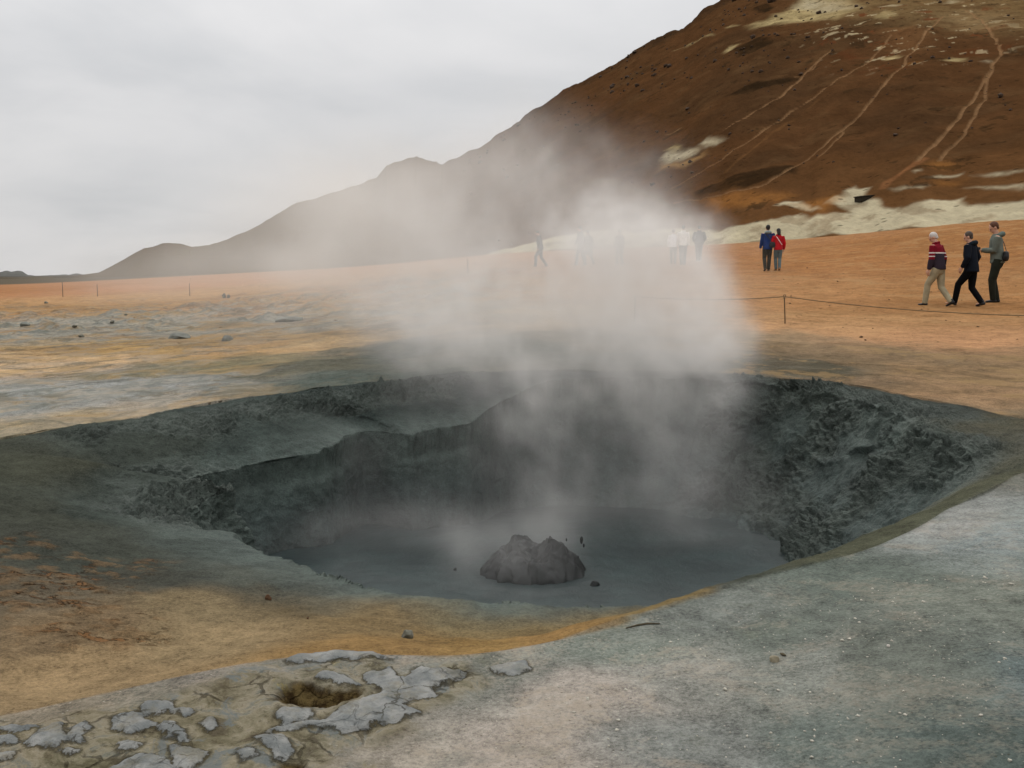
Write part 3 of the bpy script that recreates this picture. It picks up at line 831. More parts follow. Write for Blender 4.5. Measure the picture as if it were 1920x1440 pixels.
for q in ([(200, 560), (300, 500), (420, 475), (640, 450), (600, 470), (420, 510), (260, 560)], [(640, 370), (690, 340), (710, 355), (660, 380)], [(780, 300), (830, 290), (840, 310), (790, 330)], [(330, 60), (420, 20), (480, 40), (400, 90)], [(230, 300), (400, 230), (480, 260), (360, 320), (250, 340)],
          [(1530, 930), (1620, 910), (1640, 930), (1560, 950)], [(0, 1110), (300, 990), (640, 960), (600, 1020), (300, 1100), (0, 1140)]):
    patch(hpts(S, *O, q), lin(44, 34, 22), .8, .9, .3)


def trail(P, w, rgb, amt=.8, dip=.0):
    global HZ
    box = (HX > P[:, 0].min() - 4) & (HX < P[:, 0].max() + 4)
    x, y, z = HX[box], HY[box], HZ0[box]
    w = w * .40
    jx = .35 * fbm(x, y, z, 5, 3)
    best = np.full(x.shape, 1e9)
    for p, q in zip(P[:-1], P[1:]):
        ab = q - p
        tt_ = np.clip(((x + jx - p[0]) * ab[0] + (y - p[1]) * ab[1] + (z - p[2]) * ab[2]) / (ab @ ab), 0, 1)
        best = np.minimum(best, np.sqrt((x + jx - p[0] - tt_ * ab[0]) ** 2 + (y - p[1] - tt_ * ab[1]) ** 2 + (z - p[2] - tt_ * ab[2]) ** 2))
    ww = np.zeros(HX.shape)
    ww[box] = (1 - sst(w * .45, w * 1.05, best)) * amt * (.75 + .35 * fbm(x, y, z, 2.2, 3))
    paint(ww, rgb)
    HZ = HZ - dip * ww


tr = lin(158, 122, 86)
S2, O2 = 2.0, (960, 0)
trail(hpts(S2, *O2, [(800, 495), (870, 455), (1000, 370), (1070, 305), (1130, 245), (1170, 205), (1200, 185)]), .62, tr, .75, .2)
trail(hpts(S2, *O2, [(1060, 290), (1120, 268), (1175, 200)]), .5, tr, .6, .2)
trail(hpts(S2, *O2, [(600, 705), (790, 595), (930, 500), (1040, 430), (1150, 358), (1240, 295), (1330, 240), (1390, 180), (1420, 140)]), .62, tr, .7, .2)
trail(hpts(S2, *O2, [(800, 640), (980, 490), (1150, 385)]), .9, lin(128, 92, 56), .4)
trail(hpts(S2, *O2, [(600, 760), (780, 735), (870, 715), (930, 700), (965, 682), (1030, 640), (1100, 604), (1160, 550), (1200, 500), (1250, 465), (1300, 425), (1350, 375), (1410, 310), (1470, 250), (1500, 200), (1560, 125), (1620, 70)]), .58, tr, .85, .25)
trail(hpts(S2, *O2, [(1150, 590), (1195, 548), (1225, 505), (1240, 480)]), .45, tr, .7, .2)
trail(hpts(S2, *O2, [(1520, 605), (1560, 565), (1610, 515), (1660, 460), (1700, 405), (1740, 350), (1775, 300), (1795, 255), (1832, 215), (1832, 180), (1800, 130), (1760, 80), (1700, 50)]), .62, tr, .85, .25)
trail(hpts(S2, *O2, [(1600, 605), (1650, 550), (1700, 500), (1730, 440), (1765, 375), (1785, 310), (1795, 260)]), .55, tr, .8, .25)
trail(hpts(S2, *O2, [(1540, 600), (1480, 640), (1420, 680), (1390, 710)]), 1.3, lin(150, 102, 66), .7)
trail(hpts(S2, *O2, [(1260, 760), (1100, 800), (830, 850)]), .35, lin(120, 76, 40), .5)
HC *= .62
m_hill, t, b = new_mat('hill_earth')
pos = t.n('ShaderNodeNewGeometry').outputs['Position']
col = t.attr('col', True)
stv = t.n('ShaderNodeVectorMath', _operation='MULTIPLY', i0=pos, i1=(1.0, .4, .55)).outputs[0]
n1 = t.noise(stv, .40, 8, .7)
n2 = t.noise(stv, 2.6, 6, .75)
k = t.map(t.math('ADD', t.math('MULTIPLY', n1, .6), t.math('MULTIPLY', n2, .4)), .35, .65, .72, 1.28, False)
c = t.mix(1.0, col, t.n('ShaderNodeCombineXYZ', X=k, Y=k, Z=k).outputs[0], 'MULTIPLY')
vd = t.n('ShaderNodeTexVoronoi', Vector=pos, Scale=1.1)
dsel = t.math('GREATER_THAN', t.n('ShaderNodeSeparateColor', i0=vd.outputs['Color']).outputs[1], .80)
c = t.mix(t.math('MULTIPLY', t.math('MULTIPLY', t.map(vd.outputs['Distance'], .3, .12), dsel), .6), c, (*lin(40, 30, 20, .6), 1))
t.put(b, 'Base_Color', c)
b.inputs['Roughness'].default_value = .95
b.inputs['Specular IOR Level'].default_value = .0
t.put(b, 'Normal', t.n('ShaderNodeBump', Strength=.7, Distance=1.0, Height=t.math('ADD', t.math('MULTIPLY', n1, .9), t.math('MULTIPLY', n2, .25))).outputs[0])
hill = mesh_obj('hill', np.stack([HX, HY, HZ], -1).reshape(-1, 3), grid_faces(len(HA), len(H_T))[:, ::-1].copy(), m_hill)
tag(hill, 'brown volcanic hillside with pale scars', kind='structure')
attr(hill, 'col', HC.reshape(-1, 3), 'C')

# low dark hills on the horizon, far off on the left
FA = np.linspace(-.9, -.30, 400)
FT = np.linspace(0, 1, 24)
fu = 960 + np.tan(FA) * FPX * CP
fv = np.interp(fu, [-1000, -400, -200, -60, 0, 22, 34, 44, 54, 64, 76, 100, 140, 152, 165, 240, 400], [516, 508, 512, 515, 513, 508, 509.5, 508.5, 510, 515.5, 517, 516, 514.5, 513, 514.5, 514, 514])
fz = EYE + (515 - fv) / FPX * 1500 + 1.0 * fbm(FA * 300, FA * 0, 0, 1.6, 4)
FD = 1380 + 240 * FT
FZ = -3 + (fz[:, None] + 3) * np.sin(np.pi * FT) ** .8 * (1 + .1 * fbm(FA[:, None] * 150, FT[None] * 3 + 0 * FA[:, None], 2, 1, 3))
m_far = plain('far_hill_earth', lin(74, 74, 68, .62), .95, .25, .02)
far_hill = mesh_obj('distant_hill', np.stack([np.sin(FA)[:, None] * FD, np.cos(FA)[:, None] * FD, FZ], -1).reshape(-1, 3), grid_faces(400, 24)[:, ::-1].copy(), m_far)
tag(far_hill, 'low dark hills on the horizon', kind='structure')
# ------------------------------------------------------------------ mud pool
mr = np.concatenate([np.linspace(0.02, 2.0, 120), np.linspace(2.02, 3.2, 60)])
mt = np.linspace(0, 2 * math.pi, 260, endpoint=False)
MX, MY = CX + np.cos(mt)[:, None] * mr, CY + .3 + np.sin(mt)[:, None] * mr
DX, DY = at_z(1000, 1068, MUD_Z)                                        # where the mud is boiling up
dd = np.hypot(MX - DX, MY - DY)
MZ = MUD_Z + .012 * fbm(MX, MY, 0, .5, 3) + .018 * np.exp(-((dd - .62) / .13) ** 2) * (.6 + .5 * fbm(MX, MY, 4, .3, 2)) + .004 * np.sin(dd * 24 + 5 * fbm(MX, MY, 9, .6, 3)) * np.exp(-dd / .6)
m_mud, t, b = new_mat('wet_mud')
pos = t.n('ShaderNodeNewGeometry').outputs['Position']
n1 = t.noise(pos, 2.5, 5, .6)
t.put(b, 'Base_Color', t.mix(t.map(n1, .35, .68), (*lin(48, 62, 62, .47), 1), (*lin(61, 78, 77, .47), 1)))
b.inputs['Roughness'].default_value = .5
b.inputs['Specular IOR Level'].default_value = .25
t.put(b, 'Normal', t.n('ShaderNodeBump', Strength=.4, Distance=1.0, Height=t.math('ADD', t.math('MULTIPLY', n1, .05), t.math('MULTIPLY', t.math('ADD', t.noise(pos, 14, 6, .65), t.math('MULTIPLY', t.noise(pos, 60, 4, .6), .4)), .02))).outputs[0])
mud = mesh_obj('mud_pool', np.stack([MX, MY, MZ], -1).reshape(-1, 3), grid_faces(260, 180, True)[:, ::-1].copy(), m_mud)
tag(mud, 'grey boiling mud at the bottom of the crater', kind='structure')

# ------------------------------------------------------------------ sky and light
w = bpy.data.worlds.new('World')
SC.world = w
w.use_nodes = True
t = NT(w.node_tree)
bg = w.node_tree.nodes['Background']
sky = t.n('ShaderNodeTexSky', _sky_type='NISHITA', _sun_disc=False, _sun_elevation=R(48), _sun_rotation=R(-60))
gen = t.n('ShaderNodeTexCoord').outputs['Generated']
sep = t.n('ShaderNodeSeparateXYZ', Vector=gen)
el = t.math('MAXIMUM', sep.outputs['Z'], 0.0)
# cloud deck seen from below: the lookup is stretched towards the horizon
k = t.math('DIVIDE', 1.0, t.math('ADD', el, .22))
cv_ = t.n('ShaderNodeCombineXYZ', X=t.math('MULTIPLY', sep.outputs['X'], k), Y=t.math('MULTIPLY', sep.outputs['Y'], k), Z=0.0).outputs[0]
cl = t.noise(cv_, .95, 7, .52, .5)
cl2 = t.noise(t.n('ShaderNodeVectorMath', _operation='ADD', i0=cv_, i1=(4.3, 1.7, 0)).outputs[0], 2.2, 6, .5)
shade = t.map(t.math('ADD', t.math('MULTIPLY', cl, .7), t.math('MULTIPLY', cl2, .3)), .32, .66, .0, 1.0)
grey = t.mix(shade, (5.75, 5.82, 5.95, 1), (7.15, 7.08, 7.1, 1))
# an overcast sky is about three times as bright overhead as at the horizon
up = t.math('ADD', .93, t.math('MULTIPLY', t.math('POWER', el, 1.6), 2.3))
grey = t.mix(1.0, grey, t.n('ShaderNodeCombineXYZ', X=up, Y=up, Z=up).outputs[0], 'MULTIPLY')
t.put(bg, 'Color', t.mix(.97, sky.outputs[0], grey))
bg.inputs['Strength'].default_value = .10
sun = bpy.data.lights.new('sun', 'SUN')
sun.energy, sun.angle, sun.color = 1.0, R(25), (1, .96, .9)
so = bpy.data.objects.new('sun', sun)
COL.objects.link(so)
so.rotation_euler = (R(90 - 48), 0, R(60 + 180 - 60))

# ------------------------------------------------------------------ camera
cam = bpy.data.cameras.new('camera')
cam.sensor_width = 36
cam.lens = FPX / 1920 * 36
cam.clip_start, cam.clip_end = .05, 12000
co = bpy.data.objects.new('camera', cam)
COL.objects.link(co)
co.location = (0, 0, EYE)
co.rotation_euler = (math.pi / 2 - math.atan(TP), 0, 0)
SC.camera = co
SC.view_settings.view_transform = 'Standard'
SC.view_settings.look = 'None'
SC.view_settings.exposure = 0
SC.view_settings.gamma = 1
SC.cycles.use_denoising = True
SC.cycles.denoising_prefilter = 'ACCURATE'
SC.cycles.volume_step_rate = 2.2
SC.cycles.use_adaptive_sampling = True
SC.cycles.adaptive_threshold = .02
SC.cycles.max_bounces = 6
SC.cycles.diffuse_bounces = 2
SC.cycles.volume_bounces = 3
# ------------------------------------------------------------------ steam
def on_ray(u, v, y):
    d = ray(u, v)
    k = y / d[1]
    return np.array([d[0] * k, y, EYE + d[2] * k])


def steam(name, label, lo, hi, vox, field, rgb):
    """a bank of steam: soft puffs, stirred by turbulence, baked to a voxel grid"""
    lo, hi = np.array(lo, float), np.array(hi, float)
    n = np.ceil((hi - lo) / vox).astype(int) + 1
    hi = lo + (n - 1) * vox
    X, Y, Z = np.meshgrid(*[lo[i] + vox * np.arange(n[i]) for i in range(3)], indexing='ij')
    D = field(X, Y, Z)
    for i, ax in enumerate((X, Y, Z)):                                   # nothing is cut off by the box
        D *= sst(0, vox * 3, ax - lo[i]) * sst(0, vox * 3, hi[i] - ax)
    me = bpy.data.meshes.new(name)
    me.vertices.add(D.size)
    me.vertices.foreach_set('co', np.stack([X, Y, Z], -1).astype(f32).ravel())
    a = me.attributes.new('steam_density', 'FLOAT', 'POINT')
    a.data.foreach_set('value', D.astype(f32).ravel())
    ob = bpy.data.objects.new(name, me)
    COL.objects.link(ob)
    mat = bpy.data.materials.new(name + '_vapour')
    mat.use_nodes = True
    tt = NT(mat.node_tree)
    mat.node_tree.nodes.remove(mat.node_tree.nodes['Principled BSDF'])
    pv = tt.n('ShaderNodeVolumePrincipled', Color=(*rgb, 1), Density=1.0, Anisotropy=.0)
    mat.node_tree.links.new(pv.outputs[0], mat.node_tree.nodes['Material Output'].inputs['Volume'])
    me.materials.append(mat)
    ng = bpy.data.node_groups.new(name + '_grid', 'GeometryNodeTree')
    ng.interface.new_socket('Geometry', in_out='INPUT', socket_type='NodeSocketGeometry')
    ng.interface.new_socket('Geometry', in_out='OUTPUT', socket_type='NodeSocketGeometry')
    g = NT(ng)
    gi, go = g.n('NodeGroupInput'), g.n('NodeGroupOutput')
    p = g.n('GeometryNodeInputPosition').outputs[0]
    q = g.n('ShaderNodeVectorMath', _operation='SUBTRACT', i0=p, i1=tuple(lo)).outputs[0]
    q = g.n('ShaderNodeVectorMath', _operation='DIVIDE', i0=q, i1=(vox,) * 3).outputs[0]
    s3 = g.n('ShaderNodeSeparateXYZ', Vector=q)
    ints = [g.n('FunctionNodeFloatToInt', _rounding_mode='ROUND', i0=s3.outputs[i]).outputs[0] for i in range(3)]

    def imath(op, a_, b_):
        nd = g.n('FunctionNodeIntegerMath', _operation=op)
        g.put(nd, 'i0', a_)
        g.put(nd, 'i1', b_)
        return nd.outputs[0]
    idx = imath('ADD', imath('MULTIPLY', imath('ADD', imath('MULTIPLY', ints[0], int(n[1])), ints[1]), int(n[2])), ints[2])
    na = g.n('GeometryNodeInputNamedAttribute', _data_type='FLOAT', Name='steam_density')
    si = g.n('GeometryNodeSampleIndex', _data_type='FLOAT', _domain='POINT', _clamp=True)
    ng.links.new(gi.outputs[0], si.inputs['Geometry'])
    ng.links.new(na.outputs[0], si.inputs['Value'])
    ng.links.new(idx, si.inputs['Index'])
    vc = g.n('GeometryNodeVolumeCube', Density=si.outputs[0], Background=0.0, Min=tuple(lo), Max=tuple(hi), Resolution_X=int(n[0]), Resolution_Y=int(n[1]), Resolution_Z=int(n[2]))
    sm = g.n('GeometryNodeSetMaterial', Geometry=vc.outputs[0], Material=mat)
    ng.links.new(sm.outputs[0], go.inputs[0])
    md = ob.modifiers.new('grid', 'NODES')
    md.node_group = ng
    tag(ob, label, 'steam', kind='stuff')
    return ob


# The plume opens like a fan out of the pit. Per height (m): left edge, right edge (m), and how thick the
# steam is (optical depth) at the left margin, in the middle and at the right margin.
FAN = np.array([
    [-1.05, -.40, 1.55, .10, .16, .12], [-.70, -.25, 2.1, .16, .26, .25], [-.30, -.40, 2.45, .28, .34, .36], [.10, -.58, 2.6, .50, .48, .60], [.45, -.80, 2.66, .85, .80, 1.35],
    [.80, -1.02, 2.66, 1.25, 1.05, 2.4], [1.20, -1.14, 2.66, 1.35, .80, 2.6], [1.55, -1.2, 2.66, .85, .75, 2.5], [1.85, -1.5, 2.6, .42, .75, 2.0], [2.15, -2.0, 2.4, .40, .60, 1.25],
    [2.50, -2.3, 2.1, .50, .55, .95], [2.85, -1.9, 1.75, .35, .42, .65], [3.2, -.9, 1.3, .25, .35, .40], [3.6, -.1, .75, .12, .22, .22], [3.95, .1, .5, 0, 0, 0]])


def plume_field(X, Y, Z):
    S = Z * 1.05
    w1 = [fbm(X, Y, S + 13 * i, 1.5, 5, .55) for i in range(3)]
    up_ = np.clip((Z + 1.1) / 2.2, .35, 1.5)
    x, y, z = X + .16 + .38 * up_ * w1[0], Y + .40 * w1[1], Z + .50 * up_ * w1[2]
    big = fbm(x, y * .45, S + 50, .95, 6, .6)
    fine = fbm(x, y * .5, z * 1.0 + x * .35 + 80, .26, 4, .62)
    zz_ = FAN[:, 0]
    L_, R_ = np.interp(z, zz_, FAN[:, 1]), np.interp(z, zz_, FAN[:, 2])
    a_, b_, c_ = (np.interp(z, zz_, FAN[:, k_]) for k_ in (3, 4, 5))
    q = (x - L_) / (R_ - L_)
    od = np.where(q < .32, a_ + (b_ - a_) * sst(.05, .34, q), b_ + (c_ - b_) * sst(.42, .78, q))
    sl = np.interp(z, [-1, .5, 1.5, 2.2, 3.5], [.30, .20, .26, .36, .45])
    sr_ = np.interp(z, [-1, .5, 1.6, 2.2, 3.5], [.22, .05, .05, .12, .3])
    od = od * sst(-sl, sl, q) * (1 - sst(1 - sr_, 1 + sr_ * .6, q))
    yc = np.interp(z, [-1.1, -.2, .6, 2.0, 4.0], [9.5, 10.3, 11.2, 11.8, 12.7]) + .25 * (q - .5)
    ww = np.interp(z, [-1.1, 0, 1.0, 4.0], [.75, .75, .95, 1.05])
    D = od / (ww * 1.77) * np.exp(-((y - yc) / ww) ** 2)
    D *= np.clip(np.exp(1.3 * big + 1.25 * fine) * .80, .02, 3.2)
    # wisps over the mud, round the splash and in the lee of the left wall
    for u, v, d_, ru, rv, rd, o_ in ((1000, 1040, 7.6, 130, 70, .4, .12), (900, 1050, 7.8, 50, 60, .4, .14), (1062, 985, 8.6, 60, 90, .5, .28), (490, 862, 9.9, 170, 50, .6, .32), (620, 900, 10.0, 260, 80, .6, .14), (700, 1000, 9.2, 300, 60, .8, .10), (1330, 960, 9.4, 140, 130, .7, .26), (860, 985, 9.0, 220, 50, .6, .2)):
        c0 = on_ray(u, v, d_)
        k_ = d_ / FPX
        D += o_ / (1.77 * rd * .6) * np.exp(-(((x - c0[0]) / (ru * k_ * .75)) ** 2 + ((y - c0[1]) / (rd * .6)) ** 2 + ((z - c0[2]) / (rv * k_ * .75)) ** 2)) * np.exp(1.2 * big + .6 * fine)
    return D


def drift_field(X, Y, Z):
    w1 = [fbm(X * .8, Y, Z + 23 * i, 4.5, 5, .58) for i in range(3)]
    x, y, z = X + 1.7 * w1[0], Y + 1.5 * w1[1], Z + 1.1 * w1[2]
    big = fbm(x * .8, y * .5, z, 2.6, 6, .6)
    D = np.zeros(X.shape)
    for u, v, d_, ru, rv, rd, o_ in DRIFT:
        c0 = on_ray(u, v, d_)
        k_ = d_ / FPX
        D += o_ / (1.77 * rd * .6) * np.exp(-(((x - c0[0]) / (ru * k_ * .8)) ** 2 + ((y - c0[1]) / (rd * .6)) ** 2 + ((z - c0[2]) / (rv * k_ * .8)) ** 2))
    return D * np.clip(np.exp(1.7 * big) * .78, .03, 3)


DRIFT = [
    (720, 400, 18, 210, 100, 3, 1.0), (600, 430, 20, 190, 90, 3, .6), (820, 450, 17, 170, 70, 2.5, .5), (500, 480, 24, 220, 60, 4, .40), (640, 530, 20, 280, 70, 3.5, .6), (800, 560, 17, 260, 70, 3, .5), (560, 590, 18, 260, 50, 3, .32),
    (900, 350, 17, 150, 90, 2.5, .30), (1010, 290, 16, 130, 90, 2.2, .25), (300, 500, 28, 260, 45, 5, .35), (760, 330, 20, 110, 50, 3, .3), (1050, 540, 17, 330, 90, 2.5, .35), (640, 380, 22, 120, 40, 3, .2)]
steam('steam_plume', 'white steam rising out of the boiling mud crater and drifting left', (-4.2, 7.2, -1.15), (3.6, 14.6, 4.3), .075, plume_field, (.90, .875, .845))
steam('drifting_steam', 'thin veil of steam blown leftwards over the sand before the hill', (-19, 13, -.2), (4.5, 34, 6.5), .2, drift_field, (.89, .86, .825))
# ------------------------------------------------------------------ small shapes
def rot(ax, a):
    c_, s_ = math.cos(a), math.sin(a)
    return np.array({'x': [[1, 0, 0], [0, c_, -s_], [0, s_, c_]], 'y': [[c_, 0, s_], [0, 1, 0], [-s_, 0, c_]], 'z': [[c_, -s_, 0], [s_, c_, 0], [0, 0, 1]]}[ax])


class Shape:
    """collects closed tubes and ellipsoids; weld() fuses them into one skin"""
    def __init__(s):
        s.v, s.f, s.n = [], [], 0

    def add(s, v, f):
        s.v.append(np.asarray(v, float))
        s.f += [tuple(i + s.n for i in q) for q in f]
        s.n += len(v)

    def tube(s, pts, rad, lat=(1, 0, 0), n=12, cap=.7):
        pts = [np.asarray(p, float) for p in pts]
        rad = [(r, r) if np.isscalar(r) else r for r in rad]
        m = len(pts)
        tan = [pts[min(i + 1, m - 1)] - pts[max(i - 1, 0)] for i in range(m)]
        rings = []
        lat = np.asarray(lat, float)
        for i in range(m):
            t_ = tan[i] / np.linalg.norm(tan[i])
            l_ = lat - t_ * (lat @ t_)
            if np.linalg.norm(l_) < .2:
                l_ = np.cross(t_, (0, 1, 0.3))
            l_ /= np.linalg.norm(l_)
            rings.append((pts[i], l_, np.cross(t_, l_), t_, rad[i]))
        out = []
        p, l_, b_, t_, r = rings[0]
        for k_ in (.25, .6, .9):
            out.append((p - t_ * min(r) * cap * math.sqrt(1 - k_ * k_), l_, b_, (r[0] * k_, r[1] * k_)))
        out += [(a_[0], a_[1], a_[2], a_[4]) for a_ in rings]
        p, l_, b_, t_, r = rings[-1]
        for k_ in (.9, .6, .25):
            out.append((p + t_ * min(r) * cap * math.sqrt(1 - k_ * k_), l_, b_, (r[0] * k_, r[1] * k_)))
        V = []
        for p, l_, b_, r in out:
            for j in range(n):
                a_ = 2 * math.pi * j / n
                V.append(p + l_ * math.cos(a_) * r[0] + b_ * math.sin(a_) * r[1])
        F = []
        for i in range(len(out) - 1):
            for j in range(n):
                F.append((i * n + j, i * n + (j + 1) % n, (i + 1) * n + (j + 1) % n, (i + 1) * n + j))
        F.append(tuple(range(n))[::-1])
        F.append(tuple((len(out) - 1) * n + j for j in range(n)))
        s.add(V, F)

    def ball(s, c_, r, M=None, n=14):
        V, F = [], []
        r = np.asarray((r,) * 3 if np.isscalar(r) else r, float)
        for i in range(1, n):
            a_ = math.pi * i / n
            for j in range(n):
                b_ = 2 * math.pi * j / n
                V.append(np.array([math.sin(a_) * math.cos(b_), math.sin(a_) * math.sin(b_), math.cos(a_)]) * r)
        V += [np.array([0, 0, r[2]]), np.array([0, 0, -r[2]])]
        for i in range(n - 2):
            for j in range(n):
                F.append((i * n + j, (i + 1) * n + j, (i + 1) * n + (j + 1) % n, i * n + (j + 1) % n))
        k_ = (n - 1) * n
        for j in range(n):
            F.append((k_, j, (j + 1) % n))
            F.append((k_ + 1, (n - 2) * n + (j + 1) % n, (n - 2) * n + j))
        V = np.array(V)
        if M is not None:
            V = V @ M.T
        s.add(V + np.asarray(c_, float), F)

    def box(s, c_, h_, M=None):
        V = np.array([[x, y, z] for x in (-1, 1) for y in (-1, 1) for z in (-1, 1)], float) * h_
        if M is not None:
            V = V @ M.T
        s.add(V + np.asarray(c_, float), [(0, 1, 3, 2), (4, 6, 7, 5), (0, 4, 5, 1), (2, 3, 7, 6), (0, 2, 6, 4), (1, 5, 7, 3)])

    def plain(s, name, mat, parent=None, smooth=True):
        return mesh_obj(name, np.concatenate(s.v), s.f, mat, parent, smooth)

    def weld(s, name, mat, parent=None, vox=.009, it=3):
        o = s.plain('raw_shape', mat)
        r_ = o.modifiers.new('r', 'REMESH')
        r_.mode, r_.voxel_size, r_.use_smooth_shade = 'VOXEL', vox, True
        sm_ = o.modifiers.new('s', 'SMOOTH')
        sm_.iterations, sm_.factor = it, .5
        dg = bpy.context.evaluated_depsgraph_get()
        me = bpy.data.meshes.new_from_object(o.evaluated_get(dg))
        old = o.data
        bpy.data.objects.remove(o)
        bpy.data.meshes.remove(old)
        me.name = name
        if not me.materials:
            me.materials.append(mat)
        me.polygons.foreach_set('use_smooth', np.ones(len(me.polygons), bool))
        ob = bpy.data.objects.new(name, me)
        COL.objects.link(ob)
        if parent is not None:
            ob.parent = parent
        return ob


def stone(name, u, v, w_px, h_px, mat, label, cat='stone', group=None, seed=0, flat=1.0, sink=.25, n=22, at=None):
    x, y, z = at if at else hit(u, v)
    k_ = y / FPX
    s_ = Shape()
    s_.ball((0, 0, 0), (w_px * k_ / 2, w_px * k_ / 2 * flat, h_px * k_ / 2 / (1 - sink * .5)), n=n)
    V = s_.v[0]
    L = max(w_px, h_px) * k_
    d = .55 * fbm(V[:, 0] + seed * 3.1, V[:, 1], V[:, 2], L * .7, 4) + .18 * np.abs(fbm(V[:, 0] + seed, V[:, 1] + 2, V[:, 2], L * .3, 3))
    # knock flats into it
    r_ = np.random.default_rng(seed)
    for _ in range(6):
        nn = r_.normal(size=3)
        nn /= np.linalg.norm(nn)
        lim = np.quantile(V @ nn, .84)
        V = V - np.outer(np.maximum(V @ nn - lim, 0) * .8, nn)
    s_.v[0] = V * (1 + d[:, None] * .55)
    o = s_.plain(name, mat)
    o.location = (x, y, z + h_px * k_ * (.5 - sink))
    o.rotation_euler = (0, 0, seed * 1.3)
    return tag(o, label, cat, group)


def cloth(rgb, nm):
    return plain('cloth_' + nm, lin(*rgb), .9, .22, 9.0, .3, .1)


SKIN = plain('skin', (.45, .25, .17), .6, .08, 6)
BLACK = plain('black_leather', (.012, .012, .013), .55, .2, 20)


def ik(p, q, a_, b_, hint):
    d = q - p
    L = min(np.linalg.norm(d), (a_ + b_) * .999)
    d = d / np.linalg.norm(d)
    q = p + d * L
    x = (a_ * a_ - b_ * b_ + L * L) / (2 * L)
    h_ = math.sqrt(max(a_ * a_ - x * x, 0))
    hint = np.asarray(hint, float) - d * (np.asarray(hint, float) @ d)
    return p + d * x + hint / np.linalg.norm(hint) * h_, q


